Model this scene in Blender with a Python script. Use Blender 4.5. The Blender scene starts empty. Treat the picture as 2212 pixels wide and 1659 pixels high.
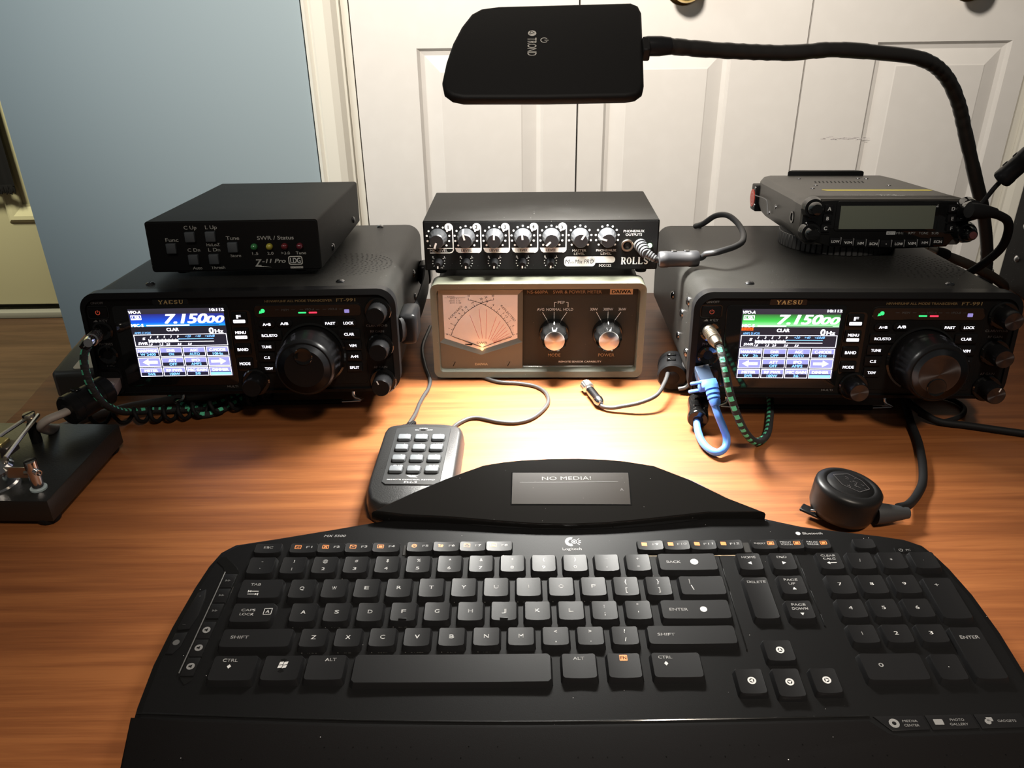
import bpy, bmesh, math, random
from math import pi, sin, cos, radians as rad
from mathutils import Vector, Matrix

S = 0.001                       # everything below is written in millimetres
SC = bpy.context.scene
COL = SC.collection
RND = random.Random(7)

# ------------------------------------------------------------------ camera
cam_d = bpy.data.cameras.new('camera'); cam = bpy.data.objects.new('camera', cam_d); COL.objects.link(cam)
cam_d.sensor_fit = 'HORIZONTAL'; cam_d.sensor_width = 36; cam_d.lens = 36 * 1765 / 2212
cam_d.clip_start = 0.01; cam_d.clip_end = 30
_p, _r = rad(27.5), rad(0.8)
_f = Vector((0, cos(_p), -sin(_p))); _u0 = Vector((0, sin(_p), cos(_p))); _r0 = Vector((1, 0, 0))
_rt = cos(_r) * _r0 - sin(_r) * _u0; _up = cos(_r) * _u0 + sin(_r) * _r0
cam.matrix_world = Matrix(((_rt.x, _up.x, -_f.x, 0), (_rt.y, _up.y, -_f.y, 0), (_rt.z, _up.z, -_f.z, 0.352), (0, 0, 0, 1)))
SC.camera = cam

# ------------------------------------------------------------------ light, exposure
vs = SC.view_settings
vs.view_transform = 'Standard'; vs.look = 'None'; vs.gamma = 1.0; vs.use_curve_mapping = False; vs.exposure = 0.0
w = bpy.data.worlds.new('room_air'); SC.world = w; w.use_nodes = True
w.node_tree.nodes['Background'].inputs[0].default_value = (0.90, 0.86, 0.80, 1)
w.node_tree.nodes['Background'].inputs[1].default_value = 0.06
def area(name, loc, target, size, power, col, size_y=None, spread=pi):
    l = bpy.data.lights.new(name, 'AREA'); l.energy = power; l.color = col; l.size = size * S
    if size_y: l.shape = 'RECTANGLE'; l.size_y = size_y * S
    l.spread = spread
    o = bpy.data.objects.new(name, l); COL.objects.link(o); o.location = Vector(loc) * S
    d = (Vector(target) - Vector(loc)); o.rotation_euler = d.to_track_quat('-Z', 'Y').to_euler()
    return o
area('wall_fill', (-350, -400, 1500), (120, 1500, 600), 300, 12, (1.0, 0.93, 0.84), None, rad(56))  # added wall wash behind the camera, narrow so it misses the desk
area('desk_front_fill', (350, -350, 1350), (150, 20, 0), 200, 4.3, (1.0, 0.88, 0.74), None, rad(56))  # unseen fill, added to lift the front of the desk
area('left_wall_fill', (-1300, 700, 700), (-500, 1500, 100), 500, 2.6, (0.86, 0.92, 0.92), 700, rad(80))  # added cool fill for the blue wall, no window behind it
area('far_door_fill', (-1750, 1750, 1500), (-1750, 2650, -400), 300, 15, (1.0, 0.93, 0.70), None, rad(80))  # unseen warm fill, added to brighten the far cream door
LED = area('desk_lamp_light', (42, 698, 266), (50, 612, 0), 120, 5.0, (1.0, 0.98, 0.92), 50, rad(102))

# ------------------------------------------------------------------ materials
def newmat(name):
    m = bpy.data.materials.new(name); m.use_nodes = True
    return m, m.node_tree.nodes, m.node_tree.links, m.node_tree.nodes['Principled BSDF']
def M(name, col, rough=0.5, metal=0.0, bump=0.0, bscale=900, dust=0.0, dscale=260, spec=0.5, var=0.0, coat=0.0):
    m, N, L, b = newmat(name)
    b.inputs['Roughness'].default_value = rough; b.inputs['Metallic'].default_value = metal
    b.inputs['Specular IOR Level'].default_value = spec
    b.inputs['Coat Weight'].default_value = coat
    c4 = (*col, 1)
    tc = N.new('ShaderNodeTexCoord')
    src = None
    rgb = N.new('ShaderNodeRGB'); rgb.outputs[0].default_value = c4; src = rgb.outputs[0]
    if var:
        n = N.new('ShaderNodeTexNoise'); n.inputs['Scale'].default_value = 30; L.new(tc.outputs['Object'], n.inputs['Vector'])
        n.inputs['Detail'].default_value = 6
        mx = N.new('ShaderNodeMix'); mx.data_type = 'RGBA'; L.new(src, mx.inputs[6])
        mx.inputs[7].default_value = tuple(min(1, c + var) for c in col) + (1,)
        cr = N.new('ShaderNodeMapRange'); L.new(n.outputs[0], cr.inputs[0]); cr.inputs[1].default_value = .45; cr.inputs[2].default_value = .75
        L.new(cr.outputs[0], mx.inputs[0]); src = mx.outputs[2]
    if dust:
        v = N.new('ShaderNodeTexVoronoi'); v.inputs['Scale'].default_value = dscale; L.new(tc.outputs['Object'], v.inputs['Vector'])
        lt = N.new('ShaderNodeMath'); lt.operation = 'LESS_THAN'; L.new(v.outputs['Distance'], lt.inputs[0]); lt.inputs[1].default_value = 0.06
        sep = N.new('ShaderNodeSeparateColor'); L.new(v.outputs['Color'], sep.inputs[0])
        l2 = N.new('ShaderNodeMath'); l2.operation = 'LESS_THAN'; L.new(sep.outputs[0], l2.inputs[0]); l2.inputs[1].default_value = dust
        mm = N.new('ShaderNodeMath'); mm.operation = 'MULTIPLY'; L.new(lt.outputs[0], mm.inputs[0]); L.new(l2.outputs[0], mm.inputs[1])
        mx = N.new('ShaderNodeMix'); mx.data_type = 'RGBA'; L.new(mm.outputs[0], mx.inputs[0]); L.new(src, mx.inputs[6])
        mx.inputs[7].default_value = (.42, .42, .42, 1); src = mx.outputs[2]
    L.new(src, b.inputs['Base Color'])
    if bump:
        n = N.new('ShaderNodeTexNoise'); n.inputs['Scale'].default_value = bscale; n.inputs['Detail'].default_value = 3
        L.new(tc.outputs['Object'], n.inputs['Vector'])
        bp = N.new('ShaderNodeBump'); bp.inputs['Strength'].default_value = bump; bp.inputs['Distance'].default_value = 0.0003
        L.new(n.outputs[0], bp.inputs['Height']); L.new(bp.outputs[0], b.inputs['Normal'])
    return m
def EM(name, col, s):
    m, N, L, b = newmat(name)
    b.inputs['Base Color'].default_value = (0.01, 0.01, 0.01, 1)
    b.inputs['Emission Color'].default_value = (*col, 1); b.inputs['Emission Strength'].default_value = s
    return m
def grad_em(name, z0, z1, stops, s):
    """lit display area whose own colour runs from z0 (bottom) to z1 (top), in object millimetres"""
    m, N, L, b = newmat(name)
    tc = N.new('ShaderNodeTexCoord'); sp = N.new('ShaderNodeSeparateXYZ'); L.new(tc.outputs['Object'], sp.inputs[0])
    mr = N.new('ShaderNodeMapRange'); L.new(sp.outputs[2], mr.inputs[0]); mr.inputs[1].default_value = z0 * S; mr.inputs[2].default_value = z1 * S
    cr = N.new('ShaderNodeValToRGB'); L.new(mr.outputs[0], cr.inputs[0]); e = cr.color_ramp.elements
    e[0].position = stops[0][0]; e[0].color = (*stops[0][1], 1); e[1].position = stops[-1][0]; e[1].color = (*stops[-1][1], 1)
    for p, c in stops[1:-1]:
        x = e.new(p); x.color = (*c, 1)
    L.new(cr.outputs[0], b.inputs['Emission Color']); b.inputs['Emission Strength'].default_value = s
    b.inputs['Base Color'].default_value = (0.01, 0.01, 0.01, 1); b.inputs['Roughness'].default_value = .3
    return m
def wood(name, dark, mid, light, rough, gx=2.2, gy=60, coat=0.0):
    m, N, L, b = newmat(name)
    tc = N.new('ShaderNodeTexCoord'); mp = N.new('ShaderNodeMapping'); L.new(tc.outputs['Object'], mp.inputs[0])
    mp.inputs['Scale'].default_value = (gx, gy, gy)
    n1 = N.new('ShaderNodeTexNoise'); n1.inputs['Scale'].default_value = 1.0; n1.inputs['Detail'].default_value = 9; n1.inputs['Roughness'].default_value = .62; n1.inputs['Distortion'].default_value = .4
    L.new(mp.outputs[0], n1.inputs['Vector'])
    mp2 = N.new('ShaderNodeMapping'); L.new(tc.outputs['Object'], mp2.inputs[0]); mp2.inputs['Scale'].default_value = (gx * 7, gy * 11, gy * 11)
    n2 = N.new('ShaderNodeTexNoise'); n2.inputs['Scale'].default_value = 1.0; n2.inputs['Detail'].default_value = 4; L.new(mp2.outputs[0], n2.inputs['Vector'])
    mp3 = N.new('ShaderNodeMapping'); L.new(tc.outputs['Object'], mp3.inputs[0]); mp3.inputs['Scale'].default_value = (gx * .7, gy * .22, gy * .22)
    n3 = N.new('ShaderNodeTexNoise'); n3.inputs['Scale'].default_value = 1.0; n3.inputs['Detail'].default_value = 3; L.new(mp3.outputs[0], n3.inputs['Vector'])
    a = N.new('ShaderNodeMath'); a.operation = 'MULTIPLY_ADD'; L.new(n2.outputs[0], a.inputs[0]); a.inputs[1].default_value = .28; L.new(n1.outputs[0], a.inputs[2])
    a2 = N.new('ShaderNodeMath'); a2.operation = 'MULTIPLY_ADD'; L.new(n3.outputs[0], a2.inputs[0]); a2.inputs[1].default_value = .45; L.new(a.outputs[0], a2.inputs[2])
    cr = N.new('ShaderNodeValToRGB'); L.new(a2.outputs[0], cr.inputs[0]); e = cr.color_ramp.elements
    e[0].position = .60; e[0].color = (*dark, 1); e[1].position = 1.06; e[1].color = (*light, 1)
    x = e.new(.84); x.color = (*mid, 1)
    L.new(cr.outputs[0], b.inputs['Base Color']); b.inputs['Roughness'].default_value = rough
    bp = N.new('ShaderNodeBump'); bp.inputs['Strength'].default_value = .25; bp.inputs['Distance'].default_value = .0003
    L.new(n2.outputs[0], bp.inputs['Height']); L.new(bp.outputs[0], b.inputs['Normal'])
    b.inputs['Coat Weight'].default_value = coat
    return m
def braid(name, base, fleck, pitch, duty, around):
    """braided sleeve: coloured tracer flecks laid along the sleeve's own length (uv v) and girth (uv u)"""
    m, N, L, b = newmat(name)
    uv = N.new('ShaderNodeUVMap'); sp = N.new('ShaderNodeSeparateXYZ'); L.new(uv.outputs[0], sp.inputs[0])
    def mth(op, x, y):
        n = N.new('ShaderNodeMath'); n.operation = op
        for i, q in enumerate((x, y)):
            if q is None: continue
            if isinstance(q, (int, float)): n.inputs[i].default_value = q
            else: L.new(q, n.inputs[i])
        return n.outputs[0]
    v = mth('FRACT', mth('DIVIDE', sp.outputs[1], pitch), None)
    on = mth('LESS_THAN', v, duty)
    u1 = mth('FRACT', mth('ADD', mth('MULTIPLY', sp.outputs[0], 2.0), mth('MULTIPLY', v, around)), None)
    onu = mth('LESS_THAN', u1, .42)
    k = mth('MULTIPLY', on, onu)
    mx = N.new('ShaderNodeMix'); mx.data_type = 'RGBA'; L.new(k, mx.inputs[0]); mx.inputs[6].default_value = (*base, 1); mx.inputs[7].default_value = (*fleck, 1)
    L.new(mx.outputs[2], b.inputs['Base Color']); b.inputs['Roughness'].default_value = .75
    w1 = mth('SINE', mth('MULTIPLY', mth('ADD', sp.outputs[1], mth('MULTIPLY', sp.outputs[0], 4)), 6.0), None)
    bp = N.new('ShaderNodeBump'); bp.inputs['Strength'].default_value = .6; bp.inputs['Distance'].default_value = .0003
    L.new(w1, bp.inputs['Height']); L.new(bp.outputs[0], b.inputs['Normal'])
    return m
def spun(name, col, rough=.32):
    """lathe-spun metal disc: highlights run out from the centre"""
    m, N, L, b = newmat(name)
    b.inputs['Base Color'].default_value = (*col, 1); b.inputs['Metallic'].default_value = 1; b.inputs['Roughness'].default_value = rough
    b.inputs['Anisotropic'].default_value = .92
    t = N.new('ShaderNodeTangent'); t.direction_type = 'RADIAL'; t.axis = 'Y'; L.new(t.outputs[0], b.inputs['Tangent'])
    return m

BLK = M('black_plastic', (.0065, .0065, .0065), .42, bump=.25, bscale=1400, spec=0.12)
BLKS = M('black_satin_plastic', (.008, .008, .0085), .30, spec=0.12)
BLKG = M('black_gloss', (.006, .006, .006), .07)
BLKGD = M('dusty_black_gloss', (.007, .0065, .006), .10, dust=.10, dscale=420)
RADTOP = M('dusty_black_enamel', (.016, .0155, .014), .42, bump=.3, bscale=900, dust=.16, dscale=330, var=.005, spec=0.12)
BOXBLK = M('black_powder_coat', (.009, .009, .0085), .56, bump=.3, bscale=1500, dust=.05, dscale=300, var=.005, spec=.08)
MIXTOP = M('dusty_mixer_enamel', (.0035, .0033, .003), .5, bump=.2, bscale=1200, dust=.30, dscale=330, var=.003, spec=0.12)
MIXFACE = M('dusty_mixer_face', (.010, .010, .010), .28, bump=.3, bscale=900, dust=.22, dscale=560, spec=0.12)
RUB = M('black_rubber', (.009, .009, .0095), .62, spec=0.15)
RUBG = M('grey_black_rubber', (.026, .027, .029), .5)
KBD = M('keyboard_black', (.0045, .0045, .0047), .48, bump=.12, bscale=2600, dust=.10, dscale=300, spec=.09)
KWELL = M('keyboard_well_grey', (.022, .021, .020), .6, dust=.2, dscale=700, spec=0.12)
KEYM = M('key_cap_black', (.006, .006, .0065), .40, bump=.05, bscale=1200, spec=.24)
PALM = M('palm_rest_black', (.0035, .003, .003), .68, bump=.15, bscale=2200, dust=.03, dscale=200, spec=.05)
WHT = M('white_print', (.80, .80, .78), .5)
LGREY = M('light_grey_print', (.42, .43, .42), .5)
MGREY = M('mid_grey_print', (.16, .16, .16), .5)
DGREY = M('dim_grey_print', (.07, .07, .07), .5)
GOLDP = M('gold_print', (.42, .30, .13), .4)
TANP = M('tan_print', (.55, .42, .26), .45)
GOLD = M('polished_gold', (.85, .62, .25), .22, 1)
CHR = M('chrome', (.75, .75, .76), .14, 1)
STEEL = M('brushed_steel', (.5, .5, .5), .34, 1)
NICK = M('worn_nickel', (.55, .50, .42), .28, 1)
SCREWM = M('dark_screw_metal', (.16, .16, .165), .25, 1)
ORNG = M('orange_print', (.75, .22, .05), .5)
BTNW = M('white_button', (.75, .74, .78), .4)
E_WHT = EM('backlit_white', (.93, .90, 1.0), 2.4)
E_BTN = EM('backlit_button_label', (.95, .92, 1.0), 1.5)
E_RED = EM('red_indicator', (1, .03, .07), 2.0)
E_GRN = EM('green_indicator', (.05, 1, .25), 1.2)
E_PWR = EM('dim_red_symbol', (.6, .07, .03), .55)
E_VIO = EM('violet_indicator', (.35, .28, .7), .9)

# ------------------------------------------------------------------ mesh kit (millimetres)
_UV = 'UVMap'
class MB:
    def __init__(s): s.v = []; s.f = []; s.uv = []
    def add(s, vs, fs, uvs=None):
        b = len(s.v); s.v += [tuple(p) for p in vs]
        s.f += [tuple(i + b for i in f) for f in fs]
        s.uv += uvs if uvs else [None] * len(fs)
        return s
    def addbm(s, bm, mtx=None):
        if mtx: bm.transform(mtx)
        bm.verts.index_update(); s.add([v.co[:] for v in bm.verts], [[v.index for v in f.verts] for f in bm.faces]); bm.free(); return s
    def box(s, x0, x1, y0, y1, z0, z1, bev=0, seg=2, mtx=None):
        bm = bmesh.new(); bmesh.ops.create_cube(bm, size=1)
        for v in bm.verts: v.co = Vector(((x0 + x1) / 2 + v.co.x * (x1 - x0), (y0 + y1) / 2 + v.co.y * (y1 - y0), (z0 + z1) / 2 + v.co.z * (z1 - z0)))
        if bev: bmesh.ops.bevel(bm, geom=bm.edges[:], offset=bev, segments=seg, profile=.5, affect='EDGES')
        return s.addbm(bm, mtx)
    def prism(s, poly, plane, a0, a1, bev=0, seg=2, both=False, mtx=None, scale1=None):
        """polygon extruded from a0 to a1 along the axis missing from plane; bev rounds the a1 rim"""
        def P(u, v, a): return {'xz': (u, a, v), 'xy': (u, v, a), 'yz': (a, u, v)}[plane]
        bm = bmesh.new(); n = len(poly)
        lo = [bm.verts.new(P(u, v, a0)) for u, v in poly]
        if scale1:
            cx = sum(p[0] for p in poly) / n; cy = sum(p[1] for p in poly) / n
            hi = [bm.verts.new(P(cx + (u - cx) * scale1, cy + (v - cy) * scale1, a1)) for u, v in poly]
        else: hi = [bm.verts.new(P(u, v, a1)) for u, v in poly]
        bm.faces.new(lo); f1 = bm.faces.new(hi)
        for i in range(n): bm.faces.new((lo[i], lo[(i + 1) % n], hi[(i + 1) % n], hi[i]))
        bmesh.ops.recalc_face_normals(bm, faces=bm.faces[:])
        if bev:
            es = list(f1.edges)
            if both: es += [e for e in bm.edges if all(v in lo for v in e.verts)]
            bmesh.ops.bevel(bm, geom=es, offset=bev, segments=seg, profile=.5, affect='EDGES', clamp_overlap=True)
        return s.addbm(bm, mtx)
    def frame(s, outer, inner, plane, a0, a1, inner_a1=None):
        """ring between two outlines of equal point count"""
        def P(u, v, a): return {'xz': (u, a, v), 'xy': (u, v, a), 'yz': (a, u, v)}[plane]
        n = len(outer); ia = a1 if inner_a1 is None else inner_a1
        vs = [P(u, v, a0) for u, v in outer] + [P(u, v, a1) for u, v in outer] + [P(u, v, ia) for u, v in inner] + [P(u, v, a0) for u, v in inner]
        fs = []
        for k in range(4):
            for i in range(n):
                j = (i + 1) % n; A, B = k * n, ((k + 1) % 4) * n
                fs.append((A + i, A + j, B + j, B + i))
        return s.add(vs, fs)
    def flat(s, poly, fn): s.add([fn(*p) for p in poly], [tuple(range(len(poly)))]); return s
    def lathe(s, o, ax, prof, segs=28, knurl=None, cap=True):
        """prof: (radius, distance along ax); knurl=(t0,t1,amp) cuts fine grooves on that stretch"""
        ax = Vector(ax).normalized(); t = Vector((0, 0, 1)) if abs(ax.z) < .9 else Vector((1, 0, 0))
        e1 = ax.cross(t).normalized(); e2 = ax.cross(e1); o = Vector(o)
        vs = []; fs = []
        for r, h in prof:
            for k in range(segs):
                rr = r
                if knurl and knurl[0] - 1e-6 <= h <= knurl[1] + 1e-6 and k % 2: rr = r - knurl[2]
                a = 2 * pi * k / segs
                vs.append(o + ax * h + (e1 * cos(a) + e2 * sin(a)) * rr)
        for i in range(len(prof) - 1):
            for k in range(segs):
                j = (k + 1) % segs
                fs.append((i * segs + k, i * segs + j, (i + 1) * segs + j, (i + 1) * segs + k))
        if cap:
            fs.append(tuple(range(segs))); b = (len(prof) - 1) * segs; fs.append(tuple(b + k for k in range(segs)))
        return s.add(vs, fs)
    def tube(s, pts, r, segs=10, sub=6, cap=True, rfun=None, flatten=None, closed=False):
        P = smooth(pts, sub) if sub > 1 else [Vector(p) for p in pts]
        n = len(P); T = [(P[min(i + 1, n - 1)] - P[max(i - 1, 0)]).normalized() for i in range(n)]
        up = Vector((0, 0, 1)) if abs(T[0].z) < .9 else Vector((0, 1, 0))
        N = (up - T[0] * up.dot(T[0])).normalized(); vs = []; fs = []; uvs = []; L = 0; Ls = []
        for i in range(n):
            if i: L += (P[i] - P[i - 1]).length
            N = (N - T[i] * N.dot(T[i])).normalized(); B = T[i].cross(N); Ls.append(L)
            rr = rfun(L) if rfun else r
            for k in range(segs):
                a = 2 * pi * k / segs
                vs.append(P[i] + (N * cos(a) * (flatten or 1) + B * sin(a)) * rr)
        for i in range(n - 1):
            for k in range(segs):
                j = (k + 1) % segs
                fs.append((i * segs + k, i * segs + j, (i + 1) * segs + j, (i + 1) * segs + k))
                uvs.append(((k / segs, Ls[i]), ((k + 1) / segs, Ls[i]), ((k + 1) / segs, Ls[i + 1]), (k / segs, Ls[i + 1])))
        if cap:
            fs.append(tuple(reversed(range(segs)))); uvs.append(None); b = (n - 1) * segs; fs.append(tuple(b + k for k in range(segs))); uvs.append(None)
        return s.add(vs, fs, uvs)
    def text(s, t, fn, u, v, h, w=None, al='c', bold=0.0, shear=0.0, rot=0.0):
        """flat lettering: cap height h, centred on v; fn maps (u, v) to 3D"""
        V, F, x0, x1 = glyphs(t, bold, shear)
        k = h; kx = k if w is None else w / max(1e-6, (x1 - x0))
        ox = {'c': (x0 + x1) / 2, 'l': x0, 'r': x1}[al]; cr, sr = cos(rot), sin(rot); out = []
        for a, b in V:
            p, q = (a - ox) * kx, (b - .5) * k
            out.append(fn(u + p * cr - q * sr, v + p * sr + q * cr))
        return s.add(out, F)
    def build(s, name, mat, parent=None, ang=38, link=True):
        me = bpy.data.meshes.new(name); me.from_pydata([(x * S, y * S, z * S) for x, y, z in s.v], [], s.f)
        if any(s.uv):
            ul = me.uv_layers.new(name=_UV).data
            for p, u in zip(me.polygons, s.uv):
                if u:
                    for li, c in zip(p.loop_indices, u): ul[li].uv = c
        me.materials.append(mat)
        me.polygons.foreach_set('use_smooth', [True] * len(me.polygons)); me.set_sharp_from_angle(angle=rad(ang)); me.update()
        bm = bmesh.new(); bm.from_mesh(me); bmesh.ops.recalc_face_normals(bm, faces=bm.faces[:]); bm.to_mesh(me); bm.free()
        o = bpy.data.objects.new(name, me)
        if link: COL.objects.link(o)
        if parent: o.parent = parent
        return o
def smooth(pts, sub):
    P = [Vector(p) for p in pts]; P = [P[0] * 2 - P[1]] + P + [P[-1] * 2 - P[-2]]; out = []
    for i in range(1, len(P) - 2):
        a, b, c, d = P[i - 1:i + 3]
        for k in range(sub):
            t = k / sub
            out.append(.5 * ((2 * b) + (c - a) * t + (2 * a - 5 * b + 4 * c - d) * t * t + (3 * b - a - 3 * c + d) * t ** 3))
    out.append(P[-2]); return out
_G = {}
def glyphs(t, bold, shear):
    key = (t, bold, shear)
    if key not in _G:
        cu = bpy.data.curves.new('g', 'FONT'); cu.body = t; cu.size = 1; cu.shear = shear; cu.resolution_u = 3; cu.fill_mode = 'BOTH'
        o = bpy.data.objects.new('g', cu); me = o.to_mesh()
        V = [(v.co.x / .7, v.co.y / .7) for v in me.vertices]; F = [tuple(p.vertices) for p in me.polygons]
        if bold:
            n0 = len(V); V0, F0 = V, F; V = []; F = []
            for i, (dx, dy) in enumerate(((-bold, -bold * .5), (bold, -bold * .5), (-bold, bold * .5), (bold, bold * .5))):
                V += [(a + dx, b + dy) for a, b in V0]; F += [tuple(q + i * n0 for q in f) for f in F0]
        o.to_mesh_clear(); bpy.data.objects.remove(o); bpy.data.curves.remove(cu)
        xs = [a for a, b in V] or [0, 1]
        _G[key] = (V, F, min(xs), max(xs))
    return _G[key]
def rr(x0, x1, z0, z1, r, seg=5):
    out = []
    for cx, cz, a0 in ((x1 - r, z1 - r, 0), (x0 + r, z1 - r, 90), (x0 + r, z0 + r, 180), (x1 - r, z0 + r, 270)):
        for k in range(seg + 1):
            a = rad(a0 + 90 * k / seg); out.append((cx + r * cos(a), cz + r * sin(a)))
    return out
def circ(cx, cz, r, n=24): return [(cx + r * cos(2 * pi * k / n), cz + r * sin(2 * pi * k / n)) for k in range(n)]
def face_y(y): return lambda u, v: (u, y, v)          # a plane facing the viewer
def face_z(z): return lambda u, v: (u, v, z)
def thing(name, label, cat, loc=(0, 0, 0), rz=0.0, rx=0.0, ry=0.0, sc=1.0, group=None):
    o = bpy.data.objects.new(name, None); COL.objects.link(o); o.empty_display_size = .02
    o.location = Vector(loc) * S; o.rotation_euler = (rx, ry, rz); o.scale = (sc, sc, sc)
    o['label'] = label; o['category'] = cat
    if group: o['group'] = group
    return o
def tag(o, label, cat, group=None):
    o['label'] = label; o['category'] = cat
    if group: o['group'] = group
    return o
def struct(o): o['kind'] = 'structure'; return o
def stuff(o): o['kind'] = 'stuff'; return o
def lab(o, l): o['label'] = l; return o
def bar(mb, fn, u0, v0, u1, v1, w):
    d = Vector((u1 - u0, v1 - v0)); n = Vector((-d.y, d.x)).normalized() * (w / 2)
    mb.flat([(u0 + n.x, v0 + n.y), (u0 - n.x, v0 - n.y), (u1 - n.x, v1 - n.y), (u1 + n.x, v1 + n.y)], fn)
def arc(mb, fn, cu, cv, r, a0, a1, w, n=20, ry=None):
    ry = ry or r
    for k in range(n):
        A, B = rad(a0 + (a1 - a0) * k / n), rad(a0 + (a1 - a0) * (k + 1) / n)
        mb.flat([(cu + (r - w / 2) * cos(A), cv + (ry - w / 2) * sin(A)), (cu + (r + w / 2) * cos(A), cv + (ry + w / 2) * sin(A)),
                 (cu + (r + w / 2) * cos(B), cv + (ry + w / 2) * sin(B)), (cu + (r - w / 2) * cos(B), cv + (ry - w / 2) * sin(B))], fn)
def serif_word(mb, fn, word, u, v, h, w, th=.22, thin=.10, shear=0.0):
    """slab-serif capitals drawn stroke by stroke"""
    G = {'Y': [(.1, 1, .5, .48, th), (.9, 1, .5, .48, thin), (.5, .5, .5, 0, th), (0, 1, .3, 1, thin), (.7, 1, 1, 1, thin), (.3, 0, .7, 0, thin)],
         'A': [(.5, 1, .85, 0, th), (.45, 1, .12, 0, thin), (.25, .35, .7, .35, thin), (0, 0, .28, 0, thin), (.65, 0, 1, 0, thin)],
         'E': [(.2, 1, .2, 0, th), (.1, .96, .9, .96, thin), (.1, .04, .95, .04, thin), (.2, .5, .65, .5, thin), (.9, 1, .9, .75, thin), (.93, 0, .93, .25, thin)],
         'S': [(.85, .75, .7, .95, thin), (.7, .95, .3, .95, th * .7), (.3, .95, .14, .74, th * .7), (.14, .74, .3, .58, th), (.3, .58, .7, .42, th), (.7, .42, .86, .25, th), (.86, .25, .7, .05, th * .7), (.7, .05, .3, .05, th * .7), (.3, .05, .12, .25, thin)],
         'U': [(.2, 1, .2, .25, th), (.2, .25, .35, .05, th * .8), (.35, .04, .7, .05, th * .7), (.7, .05, .85, .3, thin), (.85, .3, .85, 1, thin), (.02, 1, .4, 1, thin), (.68, 1, 1, 1, thin)],
         'R': [(.2, 1, .2, 0, th), (.2, .96, .65, .96, thin), (.65, .96, .84, .75, th), (.84, .75, .65, .52, th), (.65, .52, .2, .52, thin), (.5, .5, .85, .03, th), (0, 0, .4, 0, thin), (.8, 0, 1, 0, thin), (0, 1, .3, 1, thin)],
         'O': [(.15, .7, .15, .3, th), (.15, .7, .35, .95, th * .7), (.35, .96, .65, .96, thin), (.65, .95, .85, .7, th * .7), (.85, .7, .85, .3, th), (.85, .3, .65, .05, th * .7), (.65, .04, .35, .04, thin), (.35, .05, .15, .3, th * .7)],
         'L': [(.25, 1, .25, 0, th), (.05, 1, .45, 1, thin), (.05, .03, .9, .03, thin), (.93, 0, .93, .28, thin)]}
    n = len(word); cw = w / n
    for i, c in enumerate(word):
        for a, b, c2, d, t in G[c]:
            x0 = u - w / 2 + cw * (i + .07 + .86 * a) + shear * (b - .5) * h; x1 = u - w / 2 + cw * (i + .07 + .86 * c2) + shear * (d - .5) * h
            bar(mb, fn, x0, v - h / 2 + b * h, x1, v - h / 2 + d * h, t * h * 1.05)
def power_symbol(mb, fn, u, v, r, w): arc(mb, fn, u, v, r, 125, 415, w, 18); bar(mb, fn, u, v + r * .1, u, v + r * 1.25, w)
def knob(parent, x, z, r, ln, y0=0.0, name='knob', mat=None, capmat=None, ring=True, segs=48, pointer=None):
    o = MB().lathe((x, y0, z), (0, -1, 0), [(r * .96, 0), (r, .8), (r, ln * .72), (r * .97, ln * .86), (r * .90, ln)], segs, (.7, ln * .73, r * .045)).build(name, mat or BLKS, parent)
    o2 = MB().lathe((0, 0, 0), (0, -1, 0), [(r * .88, 0), (r * .86, .25), (r * .1, .05)], 32).build('knob_cap', capmat or SPUN, o); o2.location = Vector((x, y0 - ln, z)) * S
    if ring: MB().lathe((x, y0, z), (0, -1, 0), [(r * 1.42, 0), (r * 1.42, 1.6), (r * 1.30, 2.6), (r * 1.15, 2.6)], 32).build('knob_ring', BLKG, parent)
    if pointer is not None:
        a = rad(pointer); m = MB(); bar(m, face_y(y0 - ln - .4), x + r * .45 * cos(a), z + r * .45 * sin(a), x + r * .86 * cos(a), z + r * .86 * sin(a), .9); m.build('pointer', WHT, o)
    return o
SPUN = spun('spun_dark_metal', (.11, .11, .115)); SPUNL = spun('spun_aluminium', (.46, .45, .44), .42)

# ------------------------------------------------------------------ the setting
WALLBLUE = M('blue_grey_wall_paint', (.27, .325, .345), .7, bump=.2, bscale=700)
DOORW = M('off_white_door_paint', (.63, .595, .55), .5, bump=.12, bscale=300, var=.02)
TRIMW = M('cream_trim_paint', (.66, .62, .53), .42)
CREAM = M('cream_yellow_door_paint', (.52, .50, .32), .55)
SILL = M('grey_threshold_metal', (.20, .20, .17), .5)
FLOORW = wood('dark_brown_floor_wood', (.035, .017, .008), (.06, .031, .015), (.085, .046, .023), .45, 1.5, 22)
DESKW = wood('teak_desk_veneer', (.135, .040, .010), (.215, .070, .019), (.28, .098, .028), .5, 4.0, 95)
struct(MB().box(-3200, 2600, -1500, 3400, -760, -735).build('floor', FLOORW))
struct(MB().box(-890, -346, 1505, 1625, -735, 1500).build('wall_back', WALLBLUE))
struct(MB().box(960, 2600, 1505, 1625, -735, 1500).build('wall_right', WALLBLUE))
struct(MB().box(-3200, 2600, 2720, 2800, -735, 1500).build('wall_far', CREAM))
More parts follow.
